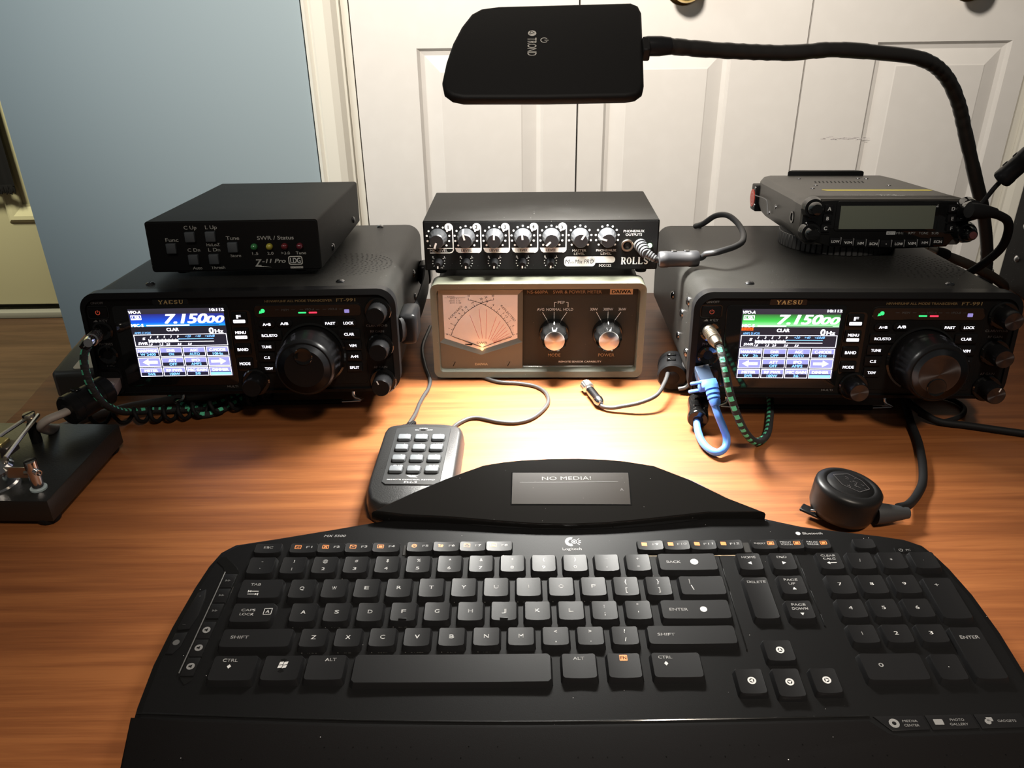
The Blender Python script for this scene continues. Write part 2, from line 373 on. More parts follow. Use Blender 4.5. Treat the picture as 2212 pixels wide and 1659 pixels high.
# closet door casing: a stepped moulding
def casing(name, x, sgn):
    prof = [(0, 0), (0, -16), (6, -21), (12, -18), (18, -24), (38, -26), (50, -22), (58, -14), (62, -14), (64, -6), (64, 0)]
    m = MB(); n = len(prof)
    vs = [(x + sgn * a, 1508 + b, z) for z in (-735, 1300) for a, b in prof]
    m.add(vs, [(i, i + 1, n + i + 1, n + i) for i in range(n - 1)] + [(n - 1, 0, n, 2 * n - 1)])
    m.box(min(x + sgn * 64, x + sgn * 76), max(x + sgn * 64, x + sgn * 76), 1500, 1600, -735, 1300)
    return struct(m.build(name, TRIMW, ang=20))
casing('trim_1', -341, 1); casing('trim_2', 975, -1)
struct(MB().box(-3200, -1500, 2700, 2720, -735, -688, 2).build('baseboard_far', SILL))
# closet door leaves, each with two raised panels
def leaf(n, x0, x1, p0, p1, panels=((-640, 218), (420, 1180))):
    root = bpy.data.objects.new('door_%d' % n, None); COL.objects.link(root); root.location = (0, 1.5, 0); struct(root)
    m = MB(); zs = [-725] + [z for a, b in panels for z in (a, b)] + [1280]
    y = 0.0; th = 34
    def quad(xa, xb, za, zb, yy): m.add([(xa, yy, za), (xb, yy, za), (xb, yy, zb), (xa, yy, zb)], [(0, 1, 2, 3)])
    quad(x0, p0, zs[0], zs[-1], y); quad(p1, x1, zs[0], zs[-1], y)
    for i in range(0, len(zs), 2): quad(p0, p1, zs[i], zs[i + 1], y)
    m.add([(x0, 0, zs[0]), (x0, th, zs[0]), (x0, th, zs[-1]), (x0, 0, zs[-1])], [(0, 1, 2, 3)])
    m.add([(x1, 0, zs[0]), (x1, th, zs[0]), (x1, th, zs[-1]), (x1, 0, zs[-1])], [(0, 1, 2, 3)])
    m.add([(x0, th, zs[0]), (x1, th, zs[0]), (x1, th, zs[-1]), (x0, th, zs[-1])], [(0, 1, 2, 3)])
    m.build('door_slab', DOORW, root, 12)
    for a, b in panels:
        q = MB(); rings = [(0, 0), (5, 6.5), (12, 8.5), (37, 1.5), (39, 0.5)]
        for (i0, d0), (i1, d1) in zip(rings, rings[1:]):
            A = [(p0 + i0, a + i0), (p1 - i0, a + i0), (p1 - i0, b - i0), (p0 + i0, b - i0)]; B = [(p0 + i1, a + i1), (p1 - i1, a + i1), (p1 - i1, b - i1), (p0 + i1, b - i1)]
            vs = [(u, d0, v) for u, v in A] + [(u, d1, v) for u, v in B]
            q.add(vs, [(k, (k + 1) % 4, 4 + (k + 1) % 4, 4 + k) for k in range(4)])
        i = 39; q.add([(p0 + i, .5, a + i), (p1 - i, .5, a + i), (p1 - i, .5, b - i), (p0 + i, .5, b - i)], [(0, 1, 2, 3)])
        q.build('raised_panel', DOORW, root, 8)
    return root
leaf(1, -263, 120.5, -155, 62); d2 = leaf(2, 123.5, 510.5, 168, 384); d3 = leaf(3, 513.5, 896, 632, 862)
for d, x in ((d2, 293), (d3, 768)):
    k = MB().lathe((x, 0, 309), (0, -1, 0), [(14, 0), (14, 3), (7, 6), (7, 16), (14, 20), (23, 27), (25.5, 36), (22, 45), (12, 51), (2, 52.5)], 32).build('door_knob', GOLD, d)
    MB().lathe((x, 0, 309), (0, -1, 0), [(30, 0), (30, 1.5), (26, 4), (12, 5)], 32).build('rose_plate', GOLD, k)
struct(MB().box(-250, 960, 1545, 1560, -735, 1300).build('wall_closet', DOORW))
# scuff on the third leaf
m = MB()
for i in range(26):
    u = 560 + i * 3.2 + RND.uniform(-2, 2); v = 60 - .12 * i + RND.uniform(-2.5, 2.5); bar(m, lambda a, b: (a, -.4, b), u, v, u + RND.uniform(4, 12), v + RND.uniform(-.8, 1.2), .7)
stuff(m.build('scuff_mark', M('faint_scuff', (.52, .47, .46), .6), d3))
# far cream door with raised panel and the dark fringed cloth on it
root = bpy.data.objects.new('door_4', None); COL.objects.link(root); struct(root)
fd = MB(); fd.box(-2150, -1390, 2652, 2690, -690, 1350, 2); fd.build('door_slab', CREAM, root)
q = MB()
for (i0, d0), (i1, d1) in (((0, 0), (10, -7)), ((10, -7), (22, -7)), ((22, -7), (52, 0)), ((52, 0), (60, -1))):
    A = [(-1650 + i0, -400 + i0), (-1430 - i0, -400 + i0), (-1430 - i0, 300 - i0), (-1650 + i0, 300 - i0)]; B = [(-1650 + i1, -400 + i1), (-1430 - i1, -400 + i1), (-1430 - i1, 300 - i1), (-1650 + i1, 300 - i1)]
    q.add([(u, 2650 + d0, v) for u, v in A] + [(u, 2650 + d1, v) for u, v in B], [(k, (k + 1) % 4, 4 + (k + 1) % 4, 4 + k) for k in range(4)])
q.build('panel_moulding', CREAM, root, 8)
struct(MB().box(-2200, -1340, 2630, 2690, -735, -712, 3).build('trim_3', SILL))
cl = thing('fringed_cloth', 'black cloth with a ragged fringed hem hanging on the cream door at far left', 'cloth', (-1700, 2630, -278))
m = MB(); nx, nz = 30, 10
vs = []; fs = []
for j in range(nz + 1):
    for i in range(nx + 1): vs.append((-110 + 230 * i / nx, -6 - 6 * sin(i * .9) * (1 - j / nz * .3), 5 + 640 * j / nz))
for j in range(nz):
    for i in range(nx): a = j * (nx + 1) + i; fs.append((a, a + 1, a + nx + 2, a + nx + 1))
m.add(vs, fs); m.build('cloth_panel', RUB, cl, 60)
m = MB()
for i in range(90):
    x = -108 + 226 * i / 90; l = 12 + 9 * abs(sin(i * .55)) + RND.uniform(-3, 3)
    m.tube([(x, -8, 8), (x + RND.uniform(-2, 2), -9, -l * .5), (x + RND.uniform(-3, 3), -8, -l)], 2.2, 5, 2)
stuff(m.build('fringe', RUB, cl))

# ------------------------------------------------------------------ desk
dk = thing('desk', 'reddish teak veneer desk that everything stands on', 'desk', (0, 0, 0))
MB().prism([(-466, 880), (-441, 643), (-436, -60), (700, -60), (700, 905), (100, 905)], 'xy', -28, 0, 1.2, 2).build('desk_top', DESKW, dk)
for x, y in ((-400, 60), (650, 0), (-400, 820), (640, 840)): MB().box(x - 25, x + 25, y - 25, y + 25, -735, -28, 2).build('leg', DESKW, dk)

# ------------------------------------------------------------------ the two transceivers
def transceiver(label, loc, rz, opt):
    t = thing('radio_transceiver', label, 'radio', loc, rz, rad(-5), 0, 1.12, 'all-mode transceivers on the desk')
    # case, bezel, face
    case = MB().prism(rr(-112, 112, 1.5, 80, 13, 7), 'xz', 9, 232, 1.5, 2).build('case', RADTOP, t)
    MB().frame(rr(-114.5, 114.5, 0, 80.6, 13, 7), rr(-110.5, 110.5, 3, 76.5, 10, 7), 'xz', 9, -.5, -2.2).build('bezel', BLKS, t, 50)
    MB().frame(rr(-113.3, 113.3, 1, 79.8, 12.5, 7), rr(-111, 111, 3, 78, 11, 7), 'xz', 10.6, 9.2).build('seam_gasket', BLKG, t)
    MB().prism(rr(-111, 111, 2.5, 77, 10, 7), 'xz', 6, 0).build('face_panel', BLK, t)
    fy = face_y(-.25)
    # screen
    gl = MB().prism(rr(-91.5, -7.2, 7.5, 71, 3, 4), 'xz', .5, -.6, .4, 2).build('screen_bezel', BLKG, t)
    X0, X1, Z0, Z1 = -80.3, -10.7, 15.3, 68.3
    def U(u): return X0 + (X1 - X0) * u
    def V(v): return Z1 - (Z1 - Z0) * v
    sf = lambda u, v: (U(u), -.75, V(v)); sf2 = lambda u, v: (U(u), -.85, V(v)); sf3 = lambda u, v: (U(u), -.95, V(v))
    def R(mb, fn, a, b, c, d): mb.flat([(a, b), (c, b), (c, d), (a, d)], fn)
    m = MB(); R(m, sf, 0, 0, 1, 1); m.build('screen', EM_BG, t)
    m = MB(); R(m, sf2, .01, .075, .995, .255); m.build('frequency_band', opt['band'], t)
    wt = MB(); bl = MB(); dk_ = MB(); tx = lambda s, u, v, h, w, mb=wt, **k: mb.text(s, lambda a, b: (a, -1.05, b), U(u), V(v), h, w, **k)
    tx('VFO-A', .07, .045, 2.2, 9, bold=.05, shear=.15); tx('10:112', .93, .025, 1.9, 10.5, bold=.05)
    tx('7.150', .595, .145, 7.0, 32, bold=.05, shear=.25); tx('00', .90, .16, 5.2, 13.5, bold=.05, shear=.25)
    tx('MIC-S', .075, .235, 2.2, 9, bold=.05)
    R(wt, sf3, .17, .232, .62 if opt['blue'] else .46, .248)
    for a, b, c, d in ((.02, .09, .13, .10), (.02, .145, .13, .155), (.02, .09, .028, .155), (.122, .09, .13, .155)): R(wt, sf3, a, b, c, d)
    tx('LSB', .075, .122, 1.9, 5.2, bold=.04)
    tx('CLAR', .435, .30, 2.4, 9, bold=.05); tx('0', .84, .325, 4.4, 3.6, bold=.05); tx('Hz', .92, .335, 2.8, 6.2, bold=.05)
    tx('AMP2 D.VOX', .115, .345, 1.7, 12, bl)
    # meter box
    def box_outline(mb, a, b, c, d, w=.006):
        R(mb, sf3, a, b, c, b + w * 1.3); R(mb, sf3, a, d - w * 1.3, c, d); R(mb, sf3, a, b, a + w, d); R(mb, sf3, c - w, b, c, d)
    box_outline(wt, .012, .37, .992, .545)
    tx('S', .115, .43, 1.9, 2.4, bold=.05, shear=.2); tx('SWR', .095, .50, 1.9, 7, bold=.05, shear=.2)
    R(wt, sf3, .16, .447, .475, .475); R(bl, sf3, .475, .438, .85, .445); R(wt, sf3, .16, .477, .85, .486)
    for k, s in enumerate('13579'): tx(s, .19 + k * .072, .405, 1.7, 1.3, shear=.3, bold=.03)
    for k, s in enumerate(('+20', '+40', '+60dB')): tx(s, .585 + k * .105 + (.02 if k == 2 else 0), .402, 1.6, 4.2 if k < 2 else 7.2, bl, shear=.3)
    for u, s in ((.175, '1.0'), (.29, '1.5'), (.36, '2.0'), (.48, '3.0'), (.59, '5.0')): tx(s, u, .515, 1.5, 2.9, shear=.3, bold=.03)
    for k in range(10): R(wt, sf3, .16 + k * .036, .436, .165 + k * .036, .447)
    for k in range(7): R(wt, sf3, .165 + k * .034, .486, .170 + k * .034, .494)
    # soft keys
    rows = ((.562, .700), (.712, .850), (.862, .995)); cells = opt['cells']
    kb = MB()
    for r_, (a, b) in enumerate(rows):
        for c_ in range(4):
            u0, u1 = .010 + c_ * .2475, .010 + c_ * .2475 + .236
            box_outline(wt, u0, a, u1, b)
            head, val = cells[r_][c_]
            mid = a + (b - a) * .56
            if head in ('BACK', 'FWD'):
                R(kb, sf2, u0, a, u1, b); s_ = -1 if head == 'BACK' else 1; cu = (u0 + u1) / 2; cv = (a + b) / 2
                pts = [(-.085, -.018), (.01, -.018), (.01, -.045), (.075, 0), (.01, .045), (.01, .018), (-.085, .018)]
                wt.flat([(cu + s_ * p, cv + q * 1.1) for p, q in pts], sf3); dk_.text(head, lambda x, z: (x, -1.1, z), U(cu - s_ * .02), V(cv), 1.2, 5)
            else:
                R(kb, sf2, u0, a, u1, mid)
                tx(head, (u0 + u1) / 2, a + (mid - a) * .6, 2.0, min(14, 2.0 * len(head)), bold=.06)
                if val: tx(val, (u0 + u1) / 2, (mid + b) / 2 - .006, 1.9, min(12.5, 1.9 * len(val)), bl, bold=.035)
                else: R(bl, sf3, u0 + .01, mid + .01, u1 - .01, b - .012)
    kb.build('soft_key_shading', EM_KEY, t)
    wt.build('screen_lettering', E_WHT, t); bl.build('screen_lettering', E_BLU, t); dk_.build('screen_lettering', BLK, t)
    if not opt['blue']:
        m = MB(); R(m, sf3, .01, .262, .13, .305); tn = m.build('tuner_badge', E_ORG, t); MB().text('TUNER', lambda a, b: (a, -1.15, b), U(.07), V(.284), 1.7, 6.8).build('lettering', E_DRED, tn)
        m = MB(); R(m, sf3, .46, .236, .93, .247); m.build('level_bar', E_DGRN, t)
    else:
        m = MB(); R(m, sf3, .62, .236, .93, .247); m.build('level_bar', E_DBLU, t)
    # keys right of the screen
    def button(x, z, wd, hh, txt, th, tw=None, poly=None, extra=None):
        b = MB(); b.prism(poly or rr(x - wd / 2, x + wd / 2, z - hh / 2, z + hh / 2, .9, 3), 'xz', .2, -1.7, .5, 2)
        b = b.build('button', BLKS, t); q = MB(); f = face_y(-1.82)
        if extra:
            q.text(txt, f, x, z + 1.5, th, tw, bold=.05); q.prism(rr(x - 4.4, x + 4.4, z - 3.4, z - .9, .5, 2), 'xz', -1.7, -1.8)
            q.build('lettering', E_BTN, b); MB().text(extra, face_y(-1.9), x, z - 2.15, 1.2, 7.2).build('lettering', BTNW, b)
        else: q.text(txt, f, x, z, th, tw, bold=.05); q.build('lettering', E_BTN, b)
        return b
    MB().prism(rr(-7, 8.2, 18, 66, 3, 4), 'xz', .3, -.35, .2, 1).build('key_column_recess', BLKG, t)
    button(-.2, 60.0, 11.5, 9.4, 'F', 2.7, 3.4, extra='M-LIST'); button(-.4, 47.8, 11.5, 9.4, 'MENU', 2.1, 7.8, extra='SETUP')
    button(-.5, 36.0, 11.5, 8.4, 'BAND', 2.2, 8); button(-.5, 24.8, 11.5, 8.4, 'MODE', 2.2, 8)
    # right block
    MB().prism(rr(10.2, 90.2, 6.5, 70, 4, 4), 'xz', .4, -.35, .2, 1).build('control_panel', BLK, t)
    st = MB().prism(rr(11.2, 89.2, 60.2, 69.3, 3, 4), 'xz', 0, -.7, .3, 1).build('indicator_window', BLKG, t)
    m = MB(); f = face_y(-.85)
    for s_, x in (('MEM', 34), ('VFO-A', 51.8), ('VFO-B', 68.5)): m.text(s_, f, x, 65.8, 1.6, 5.6 if s_ == 'MEM' else 6.6, shear=.2); bar(m, f, x - 7.2, 65.8, x - 4.6, 65.8, .25); bar(m, f, x + 4.6, 65.8, x + 7.2, 65.8, .25)
    m.build('lettering', DGREY, st)
    MB().prism(rr(43.3, 49.0, 62.9, 63.9, .3, 2), 'xz', -.7, -.9).build('indicator_bar', E_GRN, st); MB().prism(rr(51.0, 56.9, 62.8, 63.9, .3, 2), 'xz', -.7, -.9).build('indicator_bar', E_RED, st)
    m = MB(); m.prism(circ(17.6, 65.3, 1.5, 12), 'xz', -.7, -.9); m.prism([(14.6, 63.2), (17, 63.6), (15.4, 65.4)], 'xz', -.7, -.9); m.build('satellite_symbol', E_GRN, st)
    MB().prism(rr(76.9, 80.5, 62.8, 65.4, .4, 2), 'xz', -.7, -.9).build('net_symbol', E_VIO, st)
    for x, z, wd, hh, s_, tw in ((19.5, 55.2, 12, 5.4, 'A=B', 6), (32.4, 55.6, 11.5, 5.4, 'A/B', 6), (66, 55.2, 12, 5.4, 'FAST', 7.4), (79.3, 55.2, 12, 5.4, 'LOCK', 7.4),
                             (20.5, 46.6, 18, 7.2, 'RCL/STO', 11.5), (79, 46.6, 16, 7.2, 'CLAR', 7.4), (17.2, 37.8, 12.5, 7.2, 'TUNE', 7), (81, 37.6, 12.5, 7.2, 'V/M', 5.2),
                             (16.4, 29.3, 12, 7.0, 'C.S', 4.4), (81.4, 29.0, 11, 7.0, 'A\u2022M', 5.6), (16.8, 20.6, 11.5, 7.0, 'TXW', 6), (80.8, 20.2, 11.5, 7.0, 'SPLIT', 7)):
        poly = None
        if hh < 6: poly = [(x - wd / 2, z + 1), (x - wd / 2 + 1.6, z + 2.7), (x + wd / 2 - 1.6, z + 2.7), (x + wd / 2, z + 1), (x + wd / 2, z - 1), (x + wd / 2 - 1.6, z - 2.7), (x - wd / 2 + 1.6, z - 2.7), (x - wd / 2, z - 1)]
        button(x, z, wd, hh, s_, 2.0, tw, poly)
    m = MB(); bar(m, fy, 39.5, 55.6, 59, 55.6, .3); m.build('trim_line', GOLDP, t)
    # main dial
    cx, cz = 50.6, 31.0
    MB().lathe((cx, 0, cz), (0, -1, 0), [(24.6, -.5), (24.6, 1.2), (23.2, 1.8), (22.6, -.2)], 56).build('dial_ring', BLKG, t)
    d = MB().lathe((cx, 0, cz), (0, -1, 0), [(21.6, 0), (22.1, 7), (22.3, 11), (21.8, 12.5), (21.6, 14), (21.6, 26), (21.0, 28.6), (19.6, 30.4), (18.6, 30.6)], 150, (13.9, 26.1, .55)).build('main_dial', BLKS, t)
    c = MB().lathe((0, 0, 0), (0, -1, 0), [(18.6, .2), (18.2, 0), (12, .3), (1, .6)], 64).build('dial_face', SPUN if opt['spun'] else BLKS, d); c.location = Vector((cx, -30.6, cz)) * S
    da = rad(opt['dimple']); dx, dz = cx + 9.6 * cos(da), cz + 9.6 * sin(da)
    MB().lathe((dx, -30.6, dz), (0, -1, 0), [(6.6, -.5), (6.6, .9), (6.2, 1.3), (5.7, 1.2), (4.6, .95), (2.5, .92), (.5, .95)], 36).build('finger_dimple', BLKG, d)
    # small knobs
    for (x, z), p in zip(((101.5, 64.0), (101.3, 36.2), (101.3, 8.6)), (None, None, opt['point'])):
        knob(t, x, z, 7.2, 15, pointer=p, capmat=SPUN if opt['spun'] else BLKS)
    knob(t, 5.6, 9.6, 7.4, 14, capmat=SPUN if opt['spun'] else BLKS)
    # left column: power key and three sockets
    pb = MB().prism(rr(-109, -95.2, 62.4, 70.2, 1.4, 3), 'xz', .2, -1.2, .5, 2).build('power_button', BLKS, t)
    MB().frame(rr(-110, -94.2, 61.4, 71.2, 2, 3), rr(-109.2, -95, 62.2, 70.4, 1.4, 3), 'xz', 0, -.5).build('button_surround', BLKG, t)
    m = MB(); power_symbol(m, face_y(-1.35), -101.8, 66.2, 1.5, .45); m.build('power_symbol', E_PWR, pb)
    for z, r in ((51.5, 6.2), (33, 6.4)):
        s_ = MB().lathe((-101.5, 0, z), (0, -1, 0), [(r + 1.4, 0), (r + 1.4, .8), (r, 1.3), (r * .55, .3), (r * .5, -3)], 32, cap=False).build('socket', BLKG, t)
        MB().lathe((-101.5, .2, z), (0, -1, 0), [(r * .55, 0), (r * .3, .05)], 24).build('socket_hole', RUB, s_)
    s_ = MB().frame(rr(-112, -93.5, 2.5, 23.0, 4, 4), rr(-109.8, -95.8, 4.5, 20.4, 2, 4), 'xz', 1, -2.6, -1).build('microphone_socket', BLKS, t)
    MB().prism(rr(-109.8, -95.8, 4.5, 20.4, 2, 4), 'xz', 1.5, -.2).build('socket_well', RUB, s_)
    # lettering
    m = MB()
    for s_, x, z, h, wd in (('ON/OFF', -101.5, 73.2, 1.7, 9), ('KEY', -99.3, 59.6, 2.0, 6), ('PHONES', -101.3, 41.6, 1.9, 10), ('MIC', -101, 24.9, 1.9, 5.5), ('MULTI', -12.8, 6.0, 1.6, 8), ('CLAR/VFO-B', 99.6, 52.4, 1.7, 15.5), ('RF GAIN', 99.6, 47.9, 1.8, 10), ('AF GAIN', 99.9, 19.6, 1.8, 10)):
        m.text(s_, fy, x, z, h, wd)
    m.flat([(-107.2, 58.8), (-103.6, 58.8), (-104.6, 60.6)], fy); m.build('lettering', MGREY, t)
    m = MB(); m.text('HF/VHF/UHF ALL MODE TRANSCEIVER', fy, 44.2, 72.3, 1.7, 49, bold=.01); m.text('FT-991', fy, 78.6, 72.4, 2.4, 14, bold=.01, shear=.05); m.build('model_lettering', GOLDP, t)
    pl = MB().prism(rr(-61.5, -35.5, 70.9, 75.5, .8, 3), 'xz', .2, -.5, .2, 1).build('name_badge', BLKG, t)
    m = MB(); serif_word(m, face_y(-.65), 'YAESU', -48, 73.1, 2.6, 18.4, .24, .14, .12); m.build('lettering', M('bright_gold_print', (.85, .66, .30), .25, .6), pl)
    # top screws, speaker holes
    for x, y in ((-71, 24), (71.5, 22), (74.5, 222), (-74.5, 222)):
        s_ = MB().lathe((x, y, 80), (0, 0, 1), [(3.4, 0), (3.3, .6), (2.3, 1.4), (.8, 1.7)], 18).build('screw', SCREWM, t)
        q = MB(); bar(q, face_z(81.75), x - 1.4, y, x + 1.4, y, .6); bar(q, face_z(81.75), x, y - 1.4, x, y + 1.4, .6); q.build('screw_slot', RUB, s_)
    m = MB()
    for k in range(1, 10):
        r_ = 36.5 * k / 9.3; n = max(6, int(r_ * 1.35))
        for i in range(n):
            a = 2 * pi * (i + .5 * (k % 2)) / n; m.flat([(68 + r_ * cos(a) + .95 * p, 75 + r_ * sin(a) + .75 * q) for p, q in ((1, 0), (.5, .87), (-.5, .87), (-1, 0), (-.5, -.87), (.5, -.87))], face_z(80.06))
    stuff(m.build('speaker_holes', M('hole_dark', (.002, .002, .002), .9), t))
    # side screws (left flank) and carrying strap (right flank)
    for y, z in ((36, 63), (60, 46), (30, 24), (70, 24), (110, 46)):
        MB().lathe((-112, y, z), (-1, 0, 0), [(3.6, 0), (3.4, .9), (2.2, 1.8), (.6, 2.1)], 16).build('side_screw', SCREWM, t)
    for z in (30, 52):
        MB().lathe((112, 150, z), (1, 0, 0), [(3.4, 0), (3.2, .9), (1, 1.8)], 16).build('side_screw', SCREWM, t)
    hd = MB().tube([(113, 24, 40), (119, 36, 40), (122, 80, 40), (122, 150, 40), (118, 196, 40), (113, 208, 40)], 3, 12, 6, flatten=3.2).build('carrying_strap', RUB, t)
    MB().box(112, 126, 26, 60, 27, 52, 4, 3).build('strap_end', BLKS, hd); MB().box(112, 124, 186, 212, 30, 50, 4, 3).build('strap_end', BLKS, hd)
    # tilt bail and rear feet
    a, b = opt['bail']
    MB().tube([(a, 30, 2), (a, 26, -14), (a + 3, 25, -19), (b - 3, 25, -19), (b, 26, -14), (b, 30, 2)], 1.5, 10, 5).build('wire_bail', CHR, t)
    MB().tube([(a + 9, 25, -19), (b - 9, 25, -19)], 2.0, 10, 1).build('bail_sleeve', RUB, t)
    for x in (-90, 90): MB().lathe((x, 200, 1.5), (0, 0, -1), [(7, -1), (7, 6), (6, 7.6)], 20).build('foot', RUB, t)
    MB().box(-60, 60, 231, 246, 8, 70, 3).build('rear_heat_sink', BLK, t)
    return t
def C3(a, b, c): return (a, b, c)
EM_BG = grad_em('screen_background', 15, 70, [(0, (.02, .02, .05)), (.75, (.020, .018, .028)), (1, (.045, .04, .06))], 1.0)
EM_KEY = M('soft_key_blue_grey', (.1, .1, .2), .4); EM_KEY = EM('soft_key_glow', (.36, .36, .78), 1.25)
E_BLU = EM('screen_blue_lettering', (.20, .50, 1.0), 2.2)
E_ORG = EM('tuner_orange', (1, .14, .01), 1.2); E_DRED = EM('tuner_dark_red', (.35, .02, .0), .8)
E_DGRN = EM('screen_dark_green', (0, .22, .03), .7); E_DBLU = EM('screen_dark_blue', (0, .03, .45), .8)
BAND_B = grad_em('screen_blue_band', 54.8, 64.3, [(0, (.02, .45, 1.0)), (.35, (.01, .10, .85)), (1, (.03, .03, .22))], 1.1)
BAND_G = grad_em('screen_green_band', 54.8, 64.3, [(0, (.55, 1.0, .6)), (.45, (.06, .72, .09)), (1, (.05, .16, .05))], 1.1)
transceiver('black transceiver at left with blue frequency screen, under the small tuner box', (-222.4, 614.9, 26.5), .0087,
            dict(blue=True, band=BAND_B, spun=False, dimple=88, point=115, bail=(-62, 72),
                 cells=((('NAR/WIDE', 'W 2400'), ('DNR', 'ON'), ('AGC', 'AUTO'), ('C-MODE', '10Hz')), (('BACK', ''), ('ATT', 'OFF'), ('IPO', 'AMP2'), ('FWD', '')), (('METER', 'SWR'), ('RF PWR', '100W'), ('MIC GAIN', '58'), ('DIMMER', '')))))
transceiver('black transceiver at right with green frequency screen, under the small mobile radio', (273.6, 592.3, 26.7), -.0436,
            dict(blue=False, band=BAND_G, spun=True, dimple=-92, point=70, bail=(-78, 42),
                 cells=((('NAR/WIDE', 'W   2k'), ('DNR', 'OFF'), ('AGC', 'AUTO'), ('C-MODE', '5Hz')), (('BACK', ''), ('ATT', 'OFF'), ('IPO', 'AMP2'), ('FWD', '')), (('METER', 'SWR'), ('RF PWR', '100W'), ('MIC GAIN', '36'), ('DIMMER', '')))))

# ------------------------------------------------------------------ antenna tuner box on the left transceiver
t = thing('antenna_tuner', 'small black metal tuner box with grey square buttons on top of left transceiver', 'tuner', (-233.7, 667.0, 117.5), .0089, rad(-5), 0, 1.14)
MB().prism(rr(-63.5, 63.5, 0, 38, 2.2, 4), 'xz', 0.8, 180, 1, 2).build('case', BOXBLK, t)
MB().prism(rr(-62.6, 62.6, .8, 37.2, 1.6, 3), 'xz', 4, 0, .3, 1).build('front_panel', BLK, t)
GBTN = M('slate_grey_button', (.045, .052, .058), .5)
for x, z in ((-30.9, 26.5), (-15.8, 26.6), (-45.9, 18.2), (-30.9, 9.6), (-15.7, 9.7), (-.6, 18.4)):
    MB().prism(rr(x - 3.6, x + 3.6, z - 3.7, z + 3.7, .5, 2), 'xz', .2, -2.6, .5, 2).build('button', GBTN, t)
m = MB(); f = face_y(-.1)
for s_, x, z, h, wd in (('C Up', -30.2, 33.3, 2.7, 9.3), ('L Up', -14.9, 33.3, 2.7, 8.6), ('Func', -45, 24.4, 2.7, 9.6), ('Hi/LoZ', -15.2, 20.4, 2.4, 9.8), ('C Dn', -30.1, 16.6, 2.6, 9.3), ('L Dn', -15, 16.6, 2.6, 8.8), ('Tune', -.2, 25.1, 2.7, 9.7),
                     ('Store', .4, 11.9, 2.2, 7.8), ('Auto', -29.4, 3.0, 2.2, 7), ('Thresh', -14.1, 3.1, 2.3, 10.4), ('SWR / Status', 31.4, 24.8, 2.8, 27), ('1.5', 15, 13.2, 2.1, 4.4), ('2.0', 26.3, 13.2, 2.1, 4.6), ('>3.0', 37.6, 13.2, 2.1, 6.4), ('Tune', 49, 13.2, 2.2, 7.6)):
    m.text(s_, f, x, z, h, wd, bold=.012)
m.text('Z', f, 16.6, 6.2, 5.2, 5, bold=.03, shear=.15); m.flat([(14, 3.3), (26, 2.6), (14, 4.0)], f); m.text('-11 Pro', f, 28.2, 7.4, 3.0, 17.5, bold=.03, shear=.25)
m.build('lettering', M('tuner_white_print', (.62, .62, .58), .6), t)
m = MB(); m.prism(rr(39, 49.6, 4.2, 10.8, 1.6, 3), 'xz', 0, -.1); m.flat(rr(40, 49.4, 1.4, 2.9, .1, 1), f)
pl = m.build('logo_plate', M('logo_grey', (.50, .49, .45), .6), t)
m = MB(); m.flat(rr(39.7, 48.9, 4.9, 10.1, 1.1, 3), face_y(-.15)); m.build('logo_field', BLK, pl)
m = MB(); m.text('LDG', face_y(-.2), 44.3, 7.5, 3.9, 7.8, bold=.04); m.build('lettering', WHT, pl)
MB().text('ELECTRONICS', face_y(-.2), 44.7, 2.15, 1.0, 8.8).build('lettering', BLK, pl)
for x, c in ((15, (.03, .16, .05)), (26.3, (.30, .26, .03)), (37.5, (.10, .01, .012)), (48.8, (.09, .008, .014))):
    MB().lathe((x, 0, 18.3), (0, -1, 0), [(2.5, 0), (2.5, 1.2), (2.1, 2.6), (1.2, 3.4), (.3, 3.7)], 18).build('led', M('led_lens', c, .12, coat=.5), t)
for y, z in ((45, 7), (145, 9)): MB().lathe((63.5, y, z), (1, 0, 0), [(3.0, 0), (2.8, .8), (1.8, 1.5), (.5, 1.7)], 16).build('side_screw', SCREWM, t)
for x, y in ((-45, 14), (45, 14), (-45, 165), (45, 165)): MB().lathe((x, y, 0), (0, 0, -1), [(6, -.5), (6, 1), (5, 3.2)], 20).build('foot', RUB, t)
for x in (-35, 0, 35): MB().lathe((x, 180, 18), (0, 1, 0), [(8, 0), (8, 3), (5.5, 3), (5.5, 14)], 20).build('rear_socket', STEEL, t)

# ------------------------------------------------------------------ power meter
OLIVE = M('olive_grey_paint', (.075, .077, .058), .38, bump=.12, bscale=900, dust=.10, dscale=420)
METAL_F = M('meter_surround_grey', (.075, .073, .058), .42, bump=.12, bscale=800, dust=.05, dscale=500)
PANEL = M('meter_black_panel', (.016, .016, .013), .5, bump=.2, bscale=1300, dust=.06, dscale=500, spec=.2)
t = thing('power_meter', 'olive grey power meter with crossed-needle dial between the two transceivers', 'meter', (24.4, 682.95, 3), -.0262, rad(-2))
MB().prism(rr(-93, 93, 1, 90, 6, 5), 'xz', 26, 100, 1.5, 2).build('case', BLK, t)
outer = rr(-97, 97, 0, 92, 7, 6); inner = rr(-91.5, 91.5, 5.5, 86.5, 3.5, 6); deep = rr(-90, 90, 8.5, 85, 2, 6)
m = MB(); m.frame(outer, inner, 'xz', 24, 0, 1); n = len(inner)
m.add([(u, 1, v) for u, v in inner] + [(u, 8.5, v) for u, v in deep], [(i, (i + 1) % n, n + (i + 1) % n, n + i) for i in range(n)])
m.build('bezel', OLIVE, t, 30)
m = MB(); m.add([(-14, 2.0, 4.6), (91.0, 2.0, 4.6), (89.6, 8.0, 8.6), (-14, 8.0, 8.6)], [(0, 1, 2, 3)]); m.build('lip_reflection', M('lip_reflection_silver', (.5, .5, .46), .25, .9), t)  # pale metallic sheet on the lower lip, painting in the lamp's reflection
